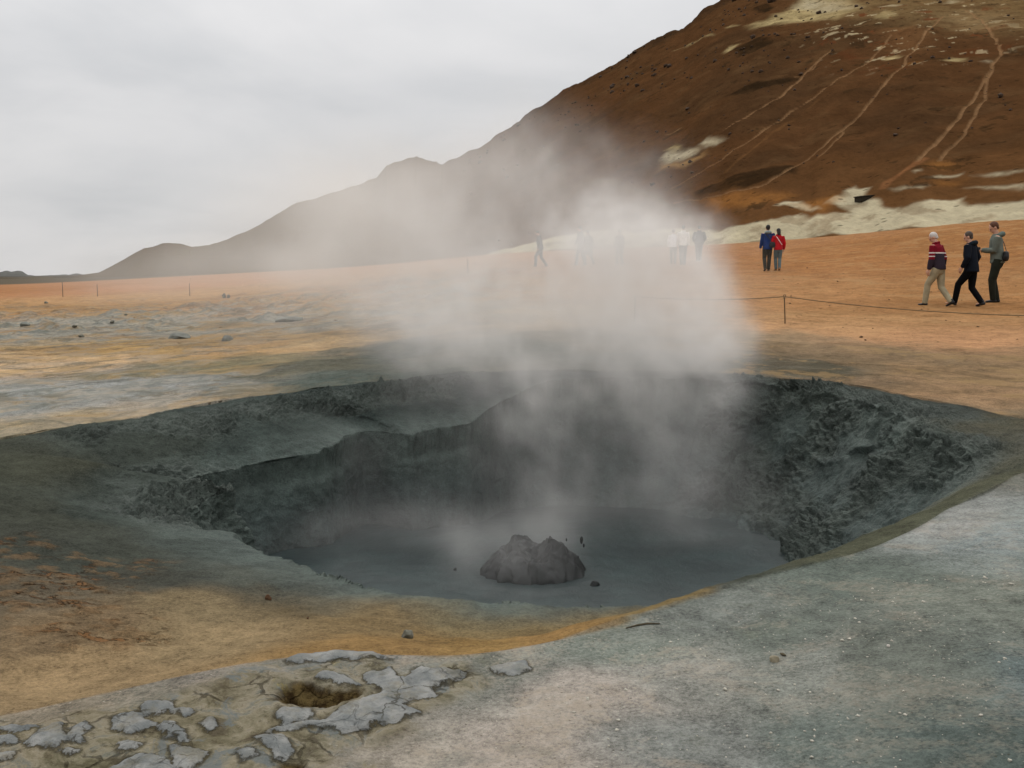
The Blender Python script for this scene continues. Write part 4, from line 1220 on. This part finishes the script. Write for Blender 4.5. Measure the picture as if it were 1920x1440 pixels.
def person(label, u, v, top, heading, group, feet=((-.05, .16), (.05, -.16)), lean=6, head=(0, 10), hands=((-.15, .03, .46), (.15, .03, .46)),
           top_mat=None, leg_mat=None, hair_mat=None, shoe_mat=None, coat=.49, bulk=1.0, hair='short', hood=None, leg_w=1.0, pos=None, build=None, vox=.010):
    x, y, z = pos or hit(u, v, 12, 90)
    H = (v - top) / FPX * math.hypot(x, y) * 1.0
    Rl = rot('x', -R(lean))
    piv = np.array([0, 0, .52])

    def up(p):
        return Rl @ (np.asarray(p, float) - piv) + piv
    hip_drop = .012
    reach = max(abs(ft[1]) for ft in feet)
    hz = min(.508, .043 + math.sqrt(.470 ** 2 - reach ** 2))
    hips = [np.array([s_ * .050, 0, hz]) for s_ in (-1, 1)]
    ank, legs = [], []
    for s_, h_, ft in zip((-1, 1), hips, feet):
        lift = ft[2] if len(ft) > 2 else 0.0
        q = np.array([ft[0], ft[1], .045 + lift])
        kn, q = ik(h_, q, .236, .236, (s_ * .15, 1, 0))
        ank.append(q)
        legs.append((h_, kn, q))
    sh = [up((s_ * .098, -.005, .80)) for s_ in (-1, 1)]
    arms = []
    for s_, h_, S_ in zip((-1, 1), hands, sh):
        el, q = ik(S_, up(h_), .165, .150, (s_ * .55, -1, -.1))
        arms.append((S_, el, q))
    nb, hc = up((0, -.005, .835)), up((0, .006, .905))
    Hr = Rl @ rot('z', -R(head[0])) @ rot('x', -R(head[1]))

    def hp(p):
        return hc + Hr @ np.asarray(p, float)
    # ---- body: one skin
    B = Shape()
    B.tube([np.array([0, 0, .47]), np.array([0, 0, .53]), up((0, .0, .60)), up((0, .005, .69)), up((0, 0, .775)), up((0, -.004, .81)), up((0, -.005, .83))],
           [(.075, .06), (.088, .066), (.078, .055), (.088, .062), (.094, .060), (.075, .05), (.04, .04)], n=16)
    B.tube([up((0, -.006, .80)), nb, up((0, .002, .875))], [.036, .032, .033])
    B.ball(hp((0, .0, .034)), (.043, .053, .056), Hr, 16)
    B.ball(hp((0, .016, -.006)), (.034, .037, .040), Hr, 14)
    B.ball(hp((0, .055, .012)), (.008, .012, .016), Hr, 8)
    B.ball(hp((0, .047, .030)), (.030, .010, .006), Hr, 8)
    B.ball(hp((0, .049, -.012)), (.016, .007, .005), Hr, 8)
    for s_ in (-1, 1):
        B.ball(hp((s_ * .045, -.004, .015)), (.007, .013, .018), Hr, 8)
    for h_, kn, q in legs:
        B.tube([h_ + (0, 0, .02), h_ * .6 + kn * .4, kn, kn * .6 + q * .4, q], [.050, .047, .033, .034, .022])
    for s_, (S_, el, q) in zip((-1, 1), arms):
        B.tube([S_, S_ * .5 + el * .5, el, el * .45 + q * .55, q], [.034, .029, .024, .022, .016])
        d = (q - el) / np.linalg.norm(q - el)
        side = np.array([0, 1, 0]) - d * d[1]
        side = side / (np.linalg.norm(side) + 1e-9)
        inn = np.cross(d, side)
        inn = inn * (-np.sign(inn[0]) * s_ if abs(inn[0]) > .05 else 1)
        B.tube([q, q + d * .022, q + d * .048], [(.013, .010), (.022, .011), (.023, .010)], side, 10)
        for k_, (o_, ln) in enumerate(((-.017, .036), (-.006, .043), (.006, .041), (.017, .033))):
            f0 = q + d * .046 + side * o_
            f1 = f0 + d * ln * .55 + inn * .006
            B.tube([f0, f1, f1 + d * ln * .4 + inn * .014], [.0062, .0058, .0048], n=8)
        f0 = q + d * .016 + side * .018
        f1 = f0 + d * .018 + side * .014 + inn * .004
        B.tube([f0, f1, f1 + d * .018 + side * .003 + inn * .006], [.0075, .0066, .0052], n=8)
    for ak, ft in zip(ank, feet):
        B.tube([ak, ak + (0, .02, -.022), ak + (0, .07, -.030)], [.022, (.022, .016), (.02, .01)])
    body = B.weld('person', SKIN, None, vox / 1.75, 2)
    tag(body, label, 'person', group)
    # ---- trousers
    T = Shape()
    T.tube([np.array([0, 0, .455]), np.array([0, -.004, .50]), np.array([0, 0, .55]), up((0, 0, .60))], [(.070, .062), (.096, .078), (.094, .072), (.086, .064)], n=16)
    for h_, kn, q in legs:
        qq = q + (0, 0, -.012)
        T.tube([h_ + (0, 0, .02), h_ * .6 + kn * .4, kn, kn * .5 + qq * .5, qq], [.060 * leg_w, .056 * leg_w, .044 * leg_w, .041 * leg_w, .036 * leg_w], n=14, cap=.2)
    T.weld('trousers', leg_mat, body, .0062, 3)
    # ---- jacket or coat
    J = Shape()
    lo = coat
    b_ = bulk
    pts = [np.array([0, 0, .52]), up((0, 0, .60)), up((0, .006, .69)), up((0, 0, .775)), up((0, -.004, .812)), up((0, -.005, .84))]
    rad = [(.104 * b_, .084 * b_), (.100 * b_, .078 * b_), (.108 * b_, .080 * b_), (.112 * b_, .074), (.088, .060), (.047, .047)]
    if lo < .5:
        pts.insert(0, np.array([0, 0, lo]))
        rad.insert(0, (.104 * b_ + (.5 - lo) * .12, .086 * b_ + (.5 - lo) * .16))
    J.tube(pts, rad, n=18, cap=.15)
    for S_, el, q in arms:
        qq = q - (q - el) * .04
        J.tube([S_ + (0, 0, .0), S_ * .5 + el * .5, el, el * .45 + qq * .55, qq], [.047 * b_, .043 * b_, .038 * b_, .035 * b_, .027 * b_], n=12, cap=.3)
    jk = J.weld('coat' if lo < .42 else 'jacket', top_mat, body, .0062, 3)
    if hood is not None:
        K = Shape()
        K.tube([up((-.06, -.02, .825)), up((-.035, -.062, .835)), up((0, -.074, .835)), up((.035, -.062, .835)), up((.06, -.02, .825))], [.022, .032, .036, .032, .022], (0, 0, 1))
        K.weld('hood', hood, jk, .0062, 3)
    else:
        K = Shape()
        K.tube([up((-.05, .02, .838)), up((-.05, -.03, .845)), up((0, -.052, .848)), up((.05, -.03, .845)), up((.05, .02, .838))], [.012, .014, .015, .014, .012], (0, 0, 1))
        K.weld('collar', top_mat, jk, .0062, 2)
    # ---- hair
    K = Shape()
    K.ball(hp((0, -.010, .042)), (.049, .054, .056), Hr, 16)
    if hair == 'long':
        K.tube([hp((0, -.034, .03)), hp((0, -.045, -.03)), hp((0, -.045, -.075))], [(.044, .03), (.044, .026), (.034, .018)])
    elif hair == 'cap':
        K.ball(hp((0, .045, .055)), (.034, .030, .006), Hr, 10)
    else:
        K.tube([hp((0, -.034, .03)), hp((0, -.036, -.008))], [(.038, .022), (.034, .016)])
    K.weld('hat' if hair == 'cap' else 'hair', hair_mat, body, .0056, 2)
    for s_ in (-1, 1):
        E_ = Shape()
        E_.ball(hp((s_ * .017, .0485, .020)), .0055, None, 8)
        E_.plain('eye', BLACK, body)
    # ---- shoes
    for s_, ak, ft in zip((-1, 1), ank, feet):
        pit = R(ft[3]) if len(ft) > 3 else 0.0
        Mx = rot('x', pit)
        S_ = Shape()
        pp = [ak + Mx @ np.array(p) for p in ((0, -.026, -.026), (0, .0, -.024), (s_ * .004, .04, -.029), (s_ * .006, .082, -.034))]
        S_.tube(pp, [(.022, .020), (.026, .022), (.028, .017), (.025, .012)], (1, 0, 0), 14)
        S_.tube([ak + (0, 0, .012), ak + Mx @ np.array((0, 0, -.02))], [.029, .027])
        S_.weld('shoe', shoe_mat or BLACK, body, .0055, 2)
    if build:
        build(body, up, hp, arms, legs)
    for o in [body] + list(body.children_recursive):
        if o is body:
            o.location, o.scale, o.rotation_euler = (x, y, z - .012 * H * 0), (H / .985,) * 3, (0, 0, -R(heading))
    return body


def strap_bag(mat, side=1, strap=None, front=False):
    def f(body, up, hp, arms, legs):
        K = Shape()
        c_ = up((side * .085, -.085, .565))
        K.tube([c_ + (0, 0, -.045), c_ + (0, 0, -.01), c_ + (0, 0, .035)], [(.062, .036), (.070, .040), (.058, .034)], n=14)
        bag = K.weld('shoulder_bag', mat, body, .0062, 2)
        K = Shape()
        K.tube([up((side * .07, -.10, .60)), up((side * .02, -.088, .70)), up((-side * .055, -.068, .795)), up((-side * .07, -.02, .836)), up((-side * .05, .055, .80))], [(.009, .004)] * 5, (1, 0, .5), 8)
        K.plain('strap', strap or mat, bag)
    return f


def held_camera(then=None):
    def f(body, up, hp, arms, legs):
        c_ = (arms[0][2] + arms[1][2]) / 2 + np.array([0, .035, .012])
        K = Shape()
        K.box(c_, (.040, .018, .026))
        K.tube([c_ + (0, .015, 0), c_ + (0, .055, -.004)], [.018, .016])
        K.weld('camera', BLACK, body, .0045, 1)
        if then:
            then(body, up, hp, arms, legs)
    return f


# ------------------------------------------------------------------ people
jm, jt, jb = new_mat('striped_sweater')
oc = jt.n('ShaderNodeSeparateXYZ', Vector=jt.n('ShaderNodeTexCoord').outputs['Object'])
zz, xx = oc.outputs['Z'], jt.math('ABSOLUTE', oc.outputs['X'])
upm = jt.math('GREATER_THAN', zz, .715)
whm = jt.math('MULTIPLY', jt.math('GREATER_THAN', zz, .700), jt.math('LESS_THAN', zz, .716))
slv = jt.math('GREATER_THAN', xx, .108)
s2 = jt.math('MULTIPLY', slv, jt.math('MULTIPLY', jt.math('GREATER_THAN', zz, .655), jt.math('LESS_THAN', zz, .668)))
redm = jt.math('MULTIPLY', slv, jt.math('GREATER_THAN', zz, .62))
cl_ = jt.mix(upm, (*lin(46, 38, 46), 1), (*lin(108, 17, 31), 1))
cl_ = jt.mix(redm, cl_, (*lin(108, 17, 31), 1))
cl_ = jt.mix(jt.math('MAXIMUM', whm, s2), cl_, (*lin(196, 188, 182), 1))
jt.put(jb, 'Base_Color', cl_)
jb.inputs['Roughness'].default_value = .9
jb.inputs['Specular IOR Level'].default_value = .1

TRIO, COUP, MIST = 'visitors walking on the right', 'couple walking away arm in arm', 'visitors half hidden by the steam'
hair_w, hair_d, hair_b = plain('hair_white', lin(176, 170, 164), .8, .2, 40), plain('hair_dark', (.016, .014, .013), .7, .3, 40), plain('hair_brown', lin(74, 46, 30), .7, .3, 40)
person('white-haired person in maroon and dark striped sweater and beige trousers, striding', 1757, 573, 448, -42, TRIO, ((-.045, .15), (.05, -.165, .02, -24)), 11, (-18, 24), ((-.13, .08, .50), (.15, .02, .50)),
       jm, cloth((146, 137, 112), 'beige'), hair_w, BLACK, bulk=1.02)
person('person in black hooded jacket and black trousers, striding beside a striped sweater', 1818, 574, 450, -45, TRIO, ((-.045, .185, .010, 16), (.05, -.14, .010, -12)), 7, (-12, 12), ((-.14, .07, .52), (.165, .05, .53)),
       cloth((16, 20, 28), 'navy_black'), cloth((9, 9, 11), 'black'), plain('hair_grey_brown', lin(64, 54, 46), .7, .3, 40), BLACK, coat=.46, hood=cloth((22, 30, 36), 'slate'), bulk=1.06)
person('standing person in grey-green hooded jacket holding a camera, black bag on hip', 1866, 567, 434, -70, TRIO, ((-.05, .03), (.05, -.02)), 6, (-6, 24), ((-.03, .17, .665), (.03, .17, .665)),
       cloth((92, 98, 90), 'grey_green'), cloth((34, 36, 28), 'olive_black'), hair_b, BLACK, hood=cloth((82, 92, 86), 'grey_green_hood'), build=held_camera(strap_bag(BLACK, -1)))
person('person in blue jacket with grey hood and dark trousers, walking away', 1438, 508, 427, 4, COUP, ((-.05, -.07, .01, -12), (.045, .06)), 2, (0, 0), ((-.15, .04, .49), (.12, .13, .60)),
       cloth((30, 48, 92), 'blue'), cloth((48, 46, 38), 'dark_olive'), hair_d, plain('brown_boots', lin(70, 50, 30), .8), hood=cloth((120, 132, 134), 'grey'), bulk=1.0, coat=.47, build=strap_bag(BLACK, 1))
person('person in red jacket and blue-grey jeans, linked to a blue jacket', 1458, 507, 433, 3, COUP, ((-.03, .05), (.03, -.05, .01, -12)), 3, (-4, 6), ((-.12, .12, .60), (.14, .03, .50)),
       cloth((156, 14, 24), 'red'), cloth((84, 98, 100), 'jeans'), hair_d, plain('tan_boots', lin(122, 84, 48), .8), hair='long', leg_w=.95,
       build=lambda body, up, hp, arms, legs: (lambda K: (K.tube([up((-.06, -.066, .80)), up((0, -.093, .70)), up((.07, -.092, .60))], [(.007, .003)] * 3, (1, 0, .5), 8), K.plain('strap', cloth((200, 190, 186), 'pale_strap'), body)))(Shape()))
dk1, dk2, dk3 = cloth((38, 40, 42), 'dark_grey'), cloth((34, 42, 46), 'dark_slate'), cloth((26, 28, 30), 'charcoal')
person('person in dark grey jacket striding to the left, alone in thin steam', 1013, 500, 434, -88, MIST, ((-.045, .13), (.045, -.17, .015, -20)), 8, (0, 30), ((-.10, .06, .50), (.13, .04, .50)), dk1, dk3, hair_d, BLACK, vox=.014, bulk=1.05)
person('taller person in dark slate jacket beside a long coat, in steam', 1089, 497, 426, -60, MIST, ((-.05, .10), (.05, -.10)), 4, (0, 12), ((-.14, .10, .52), (.15, .03, .48)), dk2, dk1, hair_d, BLACK, vox=.014)
person('person in a long dark coat flaring at the knee, in steam', 1104, 496, 434, -40, MIST, ((-.05, .10), (.06, -.15, .015, -15)), 7, (0, 14), ((-.13, .08, .50), (.14, .04, .50)), dk1, dk3, hair_d, BLACK, coat=.30, vox=.014, bulk=1.08)
person('faint dark figure swallowed by steam right of the long coat', 1162, 496, 433, -30, MIST, ((-.05, .06), (.05, -.06)), 4, (0, 6), ((-.14, .05, .49), (.14, .03, .49)), dk3, dk1, hair_d, BLACK, vox=.014)
person('person in loose white top standing left of a white jacket, in steam', 1262, 496, 433, 10, MIST, ((-.05, .03), (.05, -.03)), 3, (0, 6), ((-.15, .05, .50), (.15, .04, .50)), cloth((224, 222, 224), 'white'), cloth((96, 96, 92), 'mid_grey'), hair_b, BLACK, vox=.014, bulk=1.12)
person('person in white jacket over dark trousers with dark hair, in steam', 1280, 497, 425, 8, MIST, ((-.035, .04), (.035, -.04)), 3, (0, 4), ((-.14, .06, .50), (.14, .04, .50)), cloth((216, 212, 204), 'off_white'), dk1, hair_d, BLACK, vox=.014)
person('person in broad dark jacket with hands in pockets and pale shoes, in steam', 1310, 491, 426, 4, MIST, ((-.03, .02), (.03, -.02)), 2, (0, 4), ((-.125, .07, .56), (.125, .07, .56)), dk2, cloth((70, 70, 68), 'grey_trousers'), hair_d, cloth((196, 192, 186), 'pale_shoe'), vox=.014, bulk=1.22)

# ------------------------------------------------------------------ rope fence and far stakes
m_stake = plain('weathered_stake', lin(84, 64, 42), .85, .3, 20)
m_rope = plain('old_rope', lin(104, 86, 62), .95, .2, 30)


def stake(label, u, v, top, tilt=0.0, r_=.012, eye=True, group='thin stakes of the rope barrier', pos=None):
    x, y, z = pos or hit(u, v, 6, 100)
    h_ = (v - top) / FPX * y
    s_ = Shape()
    s_.tube([(0, 0, -.15), (0, 0, h_ * .5), (0, 0, h_)], [r_, r_, r_ * .92], n=10)
    o = s_.plain('rope_stake', m_stake)
    if eye:
        s_ = Shape()
        a_ = np.linspace(0, 2 * math.pi, 15)
        s_.tube([np.array([math.cos(q) * .022, 0, h_ + .012 + math.sin(q) * .022]) for q in a_], [.006] * 15, (0, 1, 0), 8)
        s_.plain('rope_eye', m_stake, o)
        s_ = Shape()
        s_.ball((0, 0, h_ - .03), (.024, .024, .018), n=10)
        s_.plain('knot', m_rope, o)
    o.location, o.rotation_euler = (x, y, z), (0, tilt, 0)
    tag(o, label, 'stake', group)
    return np.array([x + math.sin(tilt) * h_, y, z + h_])


def rope(a_, b_, sag, label):
    s_ = Shape()
    t_ = np.linspace(0, 1, 40)
    P = a_[None] * (1 - t_)[:, None] + b_[None] * t_[:, None]
    P[:, 2] -= sag * 4 * t_ * (1 - t_)
    o = s_.tube(P - a_, [.0085] * 40, (0, 0, 1), 8) or s_.plain('rope', m_rope)
    o.location = a_
    return tag(o, label, 'rope', 'ropes of the low barrier')


t1 = stake('thin leaning iron stake on the orange sand carrying the rope', 1472, 607, 556, -.055)
t2 = stake('thin stake of the rope barrier beyond the frame on the right', 2090, 650, 594)
t3 = stake('thin stake of the rope barrier inside the thick steam', 1190, 604, 556)
rope(t1, t2, .10, 'slack rope running right from the leaning stake below three walkers')
rope(t1, t3, .06, 'rope running left from the leaning stake into the steam')
for u, v, tp, lb in ((118, 557, 530, 'leftmost hair-thin stake on the far orange sand'), (183, 556, 534, 'middle hair-thin stake on the far orange sand'), (356, 555, 532, 'hair-thin stake with a short cap before the far brown hill'), (877, 512, 486, 'hair-thin stake in thin steam left of the visitors')):
    stake(lb, u, v, tp, 0, .022, tp == 532, 'thin stakes on the far sand')

# ------------------------------------------------------------------ weathered box dug into the foot of the hill
m_wood = plain('dark_wood', lin(44, 38, 26, .8), .9, .3, 12, .3)
bx_ = np.array(hill_at(1628, 374))
k_ = bx_[1] / FPX
root = bpy.data.objects.new('wooden_box', None)
COL.objects.link(root)
root.location, root.rotation_euler = bx_ + (0, 0, -.12), (0, R(-5), R(14))
tag(root, 'low dark weathered wooden box half buried in pale clay at the hill foot', 'box')
L_, D_, H_ = 42 * k_, 22 * k_, 9 * k_
for nm, c_, hh in (('side_board', (0, -D_ / 2, H_ / 2), (L_ / 2, .03, H_ / 2)), ('side_board', (0, D_ / 2, H_ / 2), (L_ / 2, .03, H_ / 2)), ('end_board', (-L_ / 2 + .03, 0, H_ / 2), (.03, D_ / 2 - .033, H_ / 2 - .004)),
                   ('end_board', (L_ / 2 - .03, 0, H_ / 2), (.03, D_ / 2 - .033, H_ / 2 - .004)), ('lid', (0, 0, H_ + .03), (L_ / 2 + .06, D_ / 2 + .06, .028))):
    s_ = Shape()
    s_.box(c_, hh)
    o = s_.plain(nm, m_wood, root, False)
    bv = o.modifiers.new('bevel', 'BEVEL')
    bv.width = .012

# ------------------------------------------------------------------ stones, clods, splashes
st_d, st_b, st_p = plain('dark_stone', lin(122, 120, 106, .6), .9, .35, 14, .6), plain('brown_stone', lin(104, 76, 52, .6), .9, .3, 14, .6), plain('beige_stone', lin(156, 146, 122, .6), .9, .35, 30, .6)
stone('stone', 763, 1194, 25, 19, st_d, 'dark grey angular stone on yellow sand above the crusted corner', seed=1)
stone('stone', 503, 1124, 12, 13, st_b, 'small brown stone on the slope left of the mud', seed=2)
stone('stone', 577, 1160, 6, 5, st_b, 'tiny rusty stone between two larger stones on yellow sand', seed=3)
stone('stone', 1452, 1240, 18, 14, st_p, 'beige pebble with dark underside on the pale grey rise', seed=4)
stone('stone', 1665, 1212, 7, 6, plain('white_stone', lin(216, 208, 196, .7), .9, .1), 'lone white chip on the blue-grey rise', seed=5)
for i, (u, v, w_, h_, lb) in enumerate(((152, 632, 12, 6, 'dark stone on yellow earth in front of the pale left field'), (139, 615, 10, 5, 'small dark stone in the pale left field'), (210, 605, 11, 5, 'dark stone farthest right among pale crusts on the left'),
                                        (86, 569, 8, 5, 'dark stone on the far orange sand on the left'), (236, 591, 7, 3, 'tiny dark stone at the back of the pale left field'), (420, 559, 7, 11, 'left one of two small dark rocks standing on far sand'), (428, 559, 7, 9, 'right one of two small dark rocks standing on far sand'))):
    stone('stone', u, v, w_, h_, st_d, lb, seed=10 + i)
m_clay = plain('grey_clay', lin(146, 148, 138, .5), .95, .3, 3, .8)
for i, (u, v, w_, h_, lb) in enumerate(((47, 611, 22, 11, 'rounded brownish clay mound at the far left edge of the pale field'), (425, 638, 30, 12, 'grey clay mound on yellow earth nearest the dark crater rim'), (335, 634, 44, 13, 'broad grey clay mound in the pale field'), (545, 602, 60, 12, 'wide low grey clay mound in the drifting steam'))):
    stone('clay_mound', u, v, w_, h_, m_clay, lb, 'mound', 'clay mounds of the pale field', seed=20 + i, sink=.42)

m_splash = plain('splashing_mud', lin(44, 50, 48, .26), .5, .5, 9, .5, .22)
sr, stt = np.linspace(0, 1, 70), np.linspace(0, 2 * math.pi, 160, endpoint=False)
RX, RYY = .50, .36
SX, SY = np.cos(stt)[:, None] * sr * RX, np.sin(stt)[:, None] * sr * RYY
nz = fbm(SX, SY, 0, .22, 4)
SZ = .29 * (1 - sr ** 2)[None] ** .8 * (1 + .35 * nz) + .06 * np.abs(fbm(SX, SY, 3, .1, 3)) * (1 - sr)[None] ** .3 * (sr[None] < .999)
for px_, py_, h_, w_ in ((-.17, -.02, .11, .09), (-.10, .03, .06, .08), (.17, .02, .10, .075), (.22, .04, .05, .07), (.42, .03, .07, .06), (.36, -.03, .05, .06), (-.32, -.05, .06, .07), (.03, -.18, .07, .07), (.28, -.10, .08, .06), (-.22, -.14, .07, .06), (.12, -.22, .05, .05)):
    SZ += h_ * np.exp(-(np.hypot(SX - px_, (SY - py_) * .8) / w_) ** 1.8)
SZ *= .86
SZ -= .10 * np.exp(-(np.hypot(SX + .24, SY + .10) / .07) ** 2) + .09 * np.exp(-(np.hypot(SX - .05, SY + .16) / .08) ** 2) + .05 * sr[None] ** 6
SZ += (.05 * np.abs(fbm(SX, SY, 5, .16, 4, .65)) - .03 * np.abs(fbm(SX, SY, 15, .07, 3))) * (1 - sr)[None] ** .4
SX2, SY2 = SX + .05 * fbm(SX, SY, 8, .12, 3), SY + .05 * fbm(SX, SY, 12, .12, 3)
dome = mesh_obj('mud_splash', np.stack([SX2, SY2, SZ], -1).reshape(-1, 3), grid_faces(160, 70, True)[:, ::-1].copy(), m_splash)
dx_, dy_ = at_z(998, 1074, MUD_Z)
dome.location = (dx_, dy_, MUD_Z - .015)
tag(dome, 'jagged heap of boiling mud bursting up in the middle of the crater', 'mud splash')
for px_, py_, pz_, r_ in ((.44, .05, .30, .022), (.46, .05, .25, .012), (.30, -.05, .33, .010)):
    s_ = Shape()
    s_.ball((px_, py_, pz_), (r_ * .7, r_ * .7, r_ * 1.6), n=10)
    s_.plain('droplet', m_splash, dome)
ax_, ay_ = at_z(1115, 1099, MUD_Z)
stone('mud_clod', 0, 0, 20, 15, m_splash, 'small clod of mud floating right of the mud splash', 'clod', seed=31, at=(ax_, ay_, MUD_Z - .01))
ax_, ay_ = at_z(853, 1070, MUD_Z)
stone('mud_clod', 0, 0, 8, 8, m_splash, 'tiny clod of mud floating left of the mud splash', 'clod', seed=32, at=(ax_, ay_, MUD_Z - .005))


def twig(pts, r_, label, mat):
    P = np.array([hit(u, v) for u, v in pts]) + (0, 0, r_ * .6)
    s_ = Shape()
    s_.tube(P - P[0], [r_ * (1 - .6 * abs(2 * i / (len(P) - 1) - 1)) for i in range(len(P))], (0, 0, 1), 8)
    o = s_.plain('twig', mat)
    o.location = P[0]
    tag(o, label, 'twig')


m_twig = plain('dead_twig', lin(84, 76, 58, .7), .9, .3, 30)
twig([(1174, 1178), (1195, 1173), (1214, 1170), (1237, 1170)], .006, 'dark curved twig on the edge of the grey rise', m_twig)
twig([(1463, 1226), (1468, 1228), (1473, 1230)], .007, 'short dark twig behind a beige pebble', m_twig)


def scatter(name, label, n_, area, size, mat, seed, flat=.6):
    """loose grit nobody could count: one object"""
    r2 = np.random.default_rng(seed)
    P = hits(area)
    V0, F0 = [], []
    got = 0
    while got < n_:
        x = r2.uniform(P[:, 0].min(), P[:, 0].max())
        y = r2.uniform(P[:, 1].min(), P[:, 1].max())
        if not in_poly(np.array([x]), np.array([y]), P)[0]:
            continue
        s_ = Shape()
        q = size * math.exp(r2.normal() * .45)
        s_.ball((0, 0, 0), (q, q * r2.uniform(.6, 1), q * flat), rot('z', r2.uniform(0, 6)), 6)
        V = s_.v[0] * (1 + .35 * r2.normal(size=(len(s_.v[0]), 1)).clip(-1, 1))
        V0.append(V + (x, y, g_at(x, y) + q * .25))
        F0 += [tuple(i + got * len(V) for i in f) for f in s_.f]
        got += 1
    o = mesh_obj(name, np.concatenate(V0), F0, mat)
    tag(o, label, 'pebbles', kind='stuff')


scatter('pale_pebbles', 'pale grit strewn over the grey rise in front', 420, [(1150, 1230), (1400, 1150), (1700, 1080), (1900, 1050), (1990, 1300), (1960, 1436), (900, 1436), (850, 1330)], .0031, plain('pale_grit', lin(206, 200, 184, .62), .9, .2), 3)
scatter('dark_gravel', 'dark specks of gravel on the orange sand at the right', 200, [(1420, 640), (1440, 520), (1640, 455), (1900, 440), (1930, 640), (1700, 655)], .013, st_b, 4, .5)

# loose rock on the hill: more than one could count
r3 = np.random.default_rng(8)
V0, F0, got = [], [], 0
wt = (tc * np.ones_like(HX) > .015) & (tc * np.ones_like(HX) < .99) & (HA > -.05)[:, None] & (HA < .62)[:, None]
wgt = np.where(wt, np.clip(.12 + fbm(HX, HY, HZ, 26, 3) + .5 * np.exp(-((tc - .975) / .018) ** 2), .0, 2) * (.3 + tc), 0).ravel()
for k_ in r3.choice(wgt.size, 520, p=wgt / wgt.sum()):
    s_ = Shape()
    crest = tc.ravel()[k_ % len(H_T)] > .93
    q = (.15 if crest else .16) * math.exp(r3.normal() * .5) * HD.ravel()[k_] / 150
    s_.ball((0, 0, 0), (q, q * r3.uniform(.6, 1), q * .7), rot('z', r3.uniform(0, 6)), 6)
    V = s_.v[0] * (1 + .35 * r3.normal(size=(len(s_.v[0]), 1)).clip(-1, 1))
    V0.append(V + (HX.ravel()[k_], HY.ravel()[k_], HZ.ravel()[k_] + q * .2))
    F0 += [tuple(i + got for i in f) for f in s_.f]
    got += len(V)
tag(mesh_obj('hill_scree', np.concatenate(V0), F0, plain('hill_rock', lin(72, 54, 38, .55), .95, .35, 1.5)), 'dark loose rocks strewn over the brown hillside', 'scree', kind='stuff')
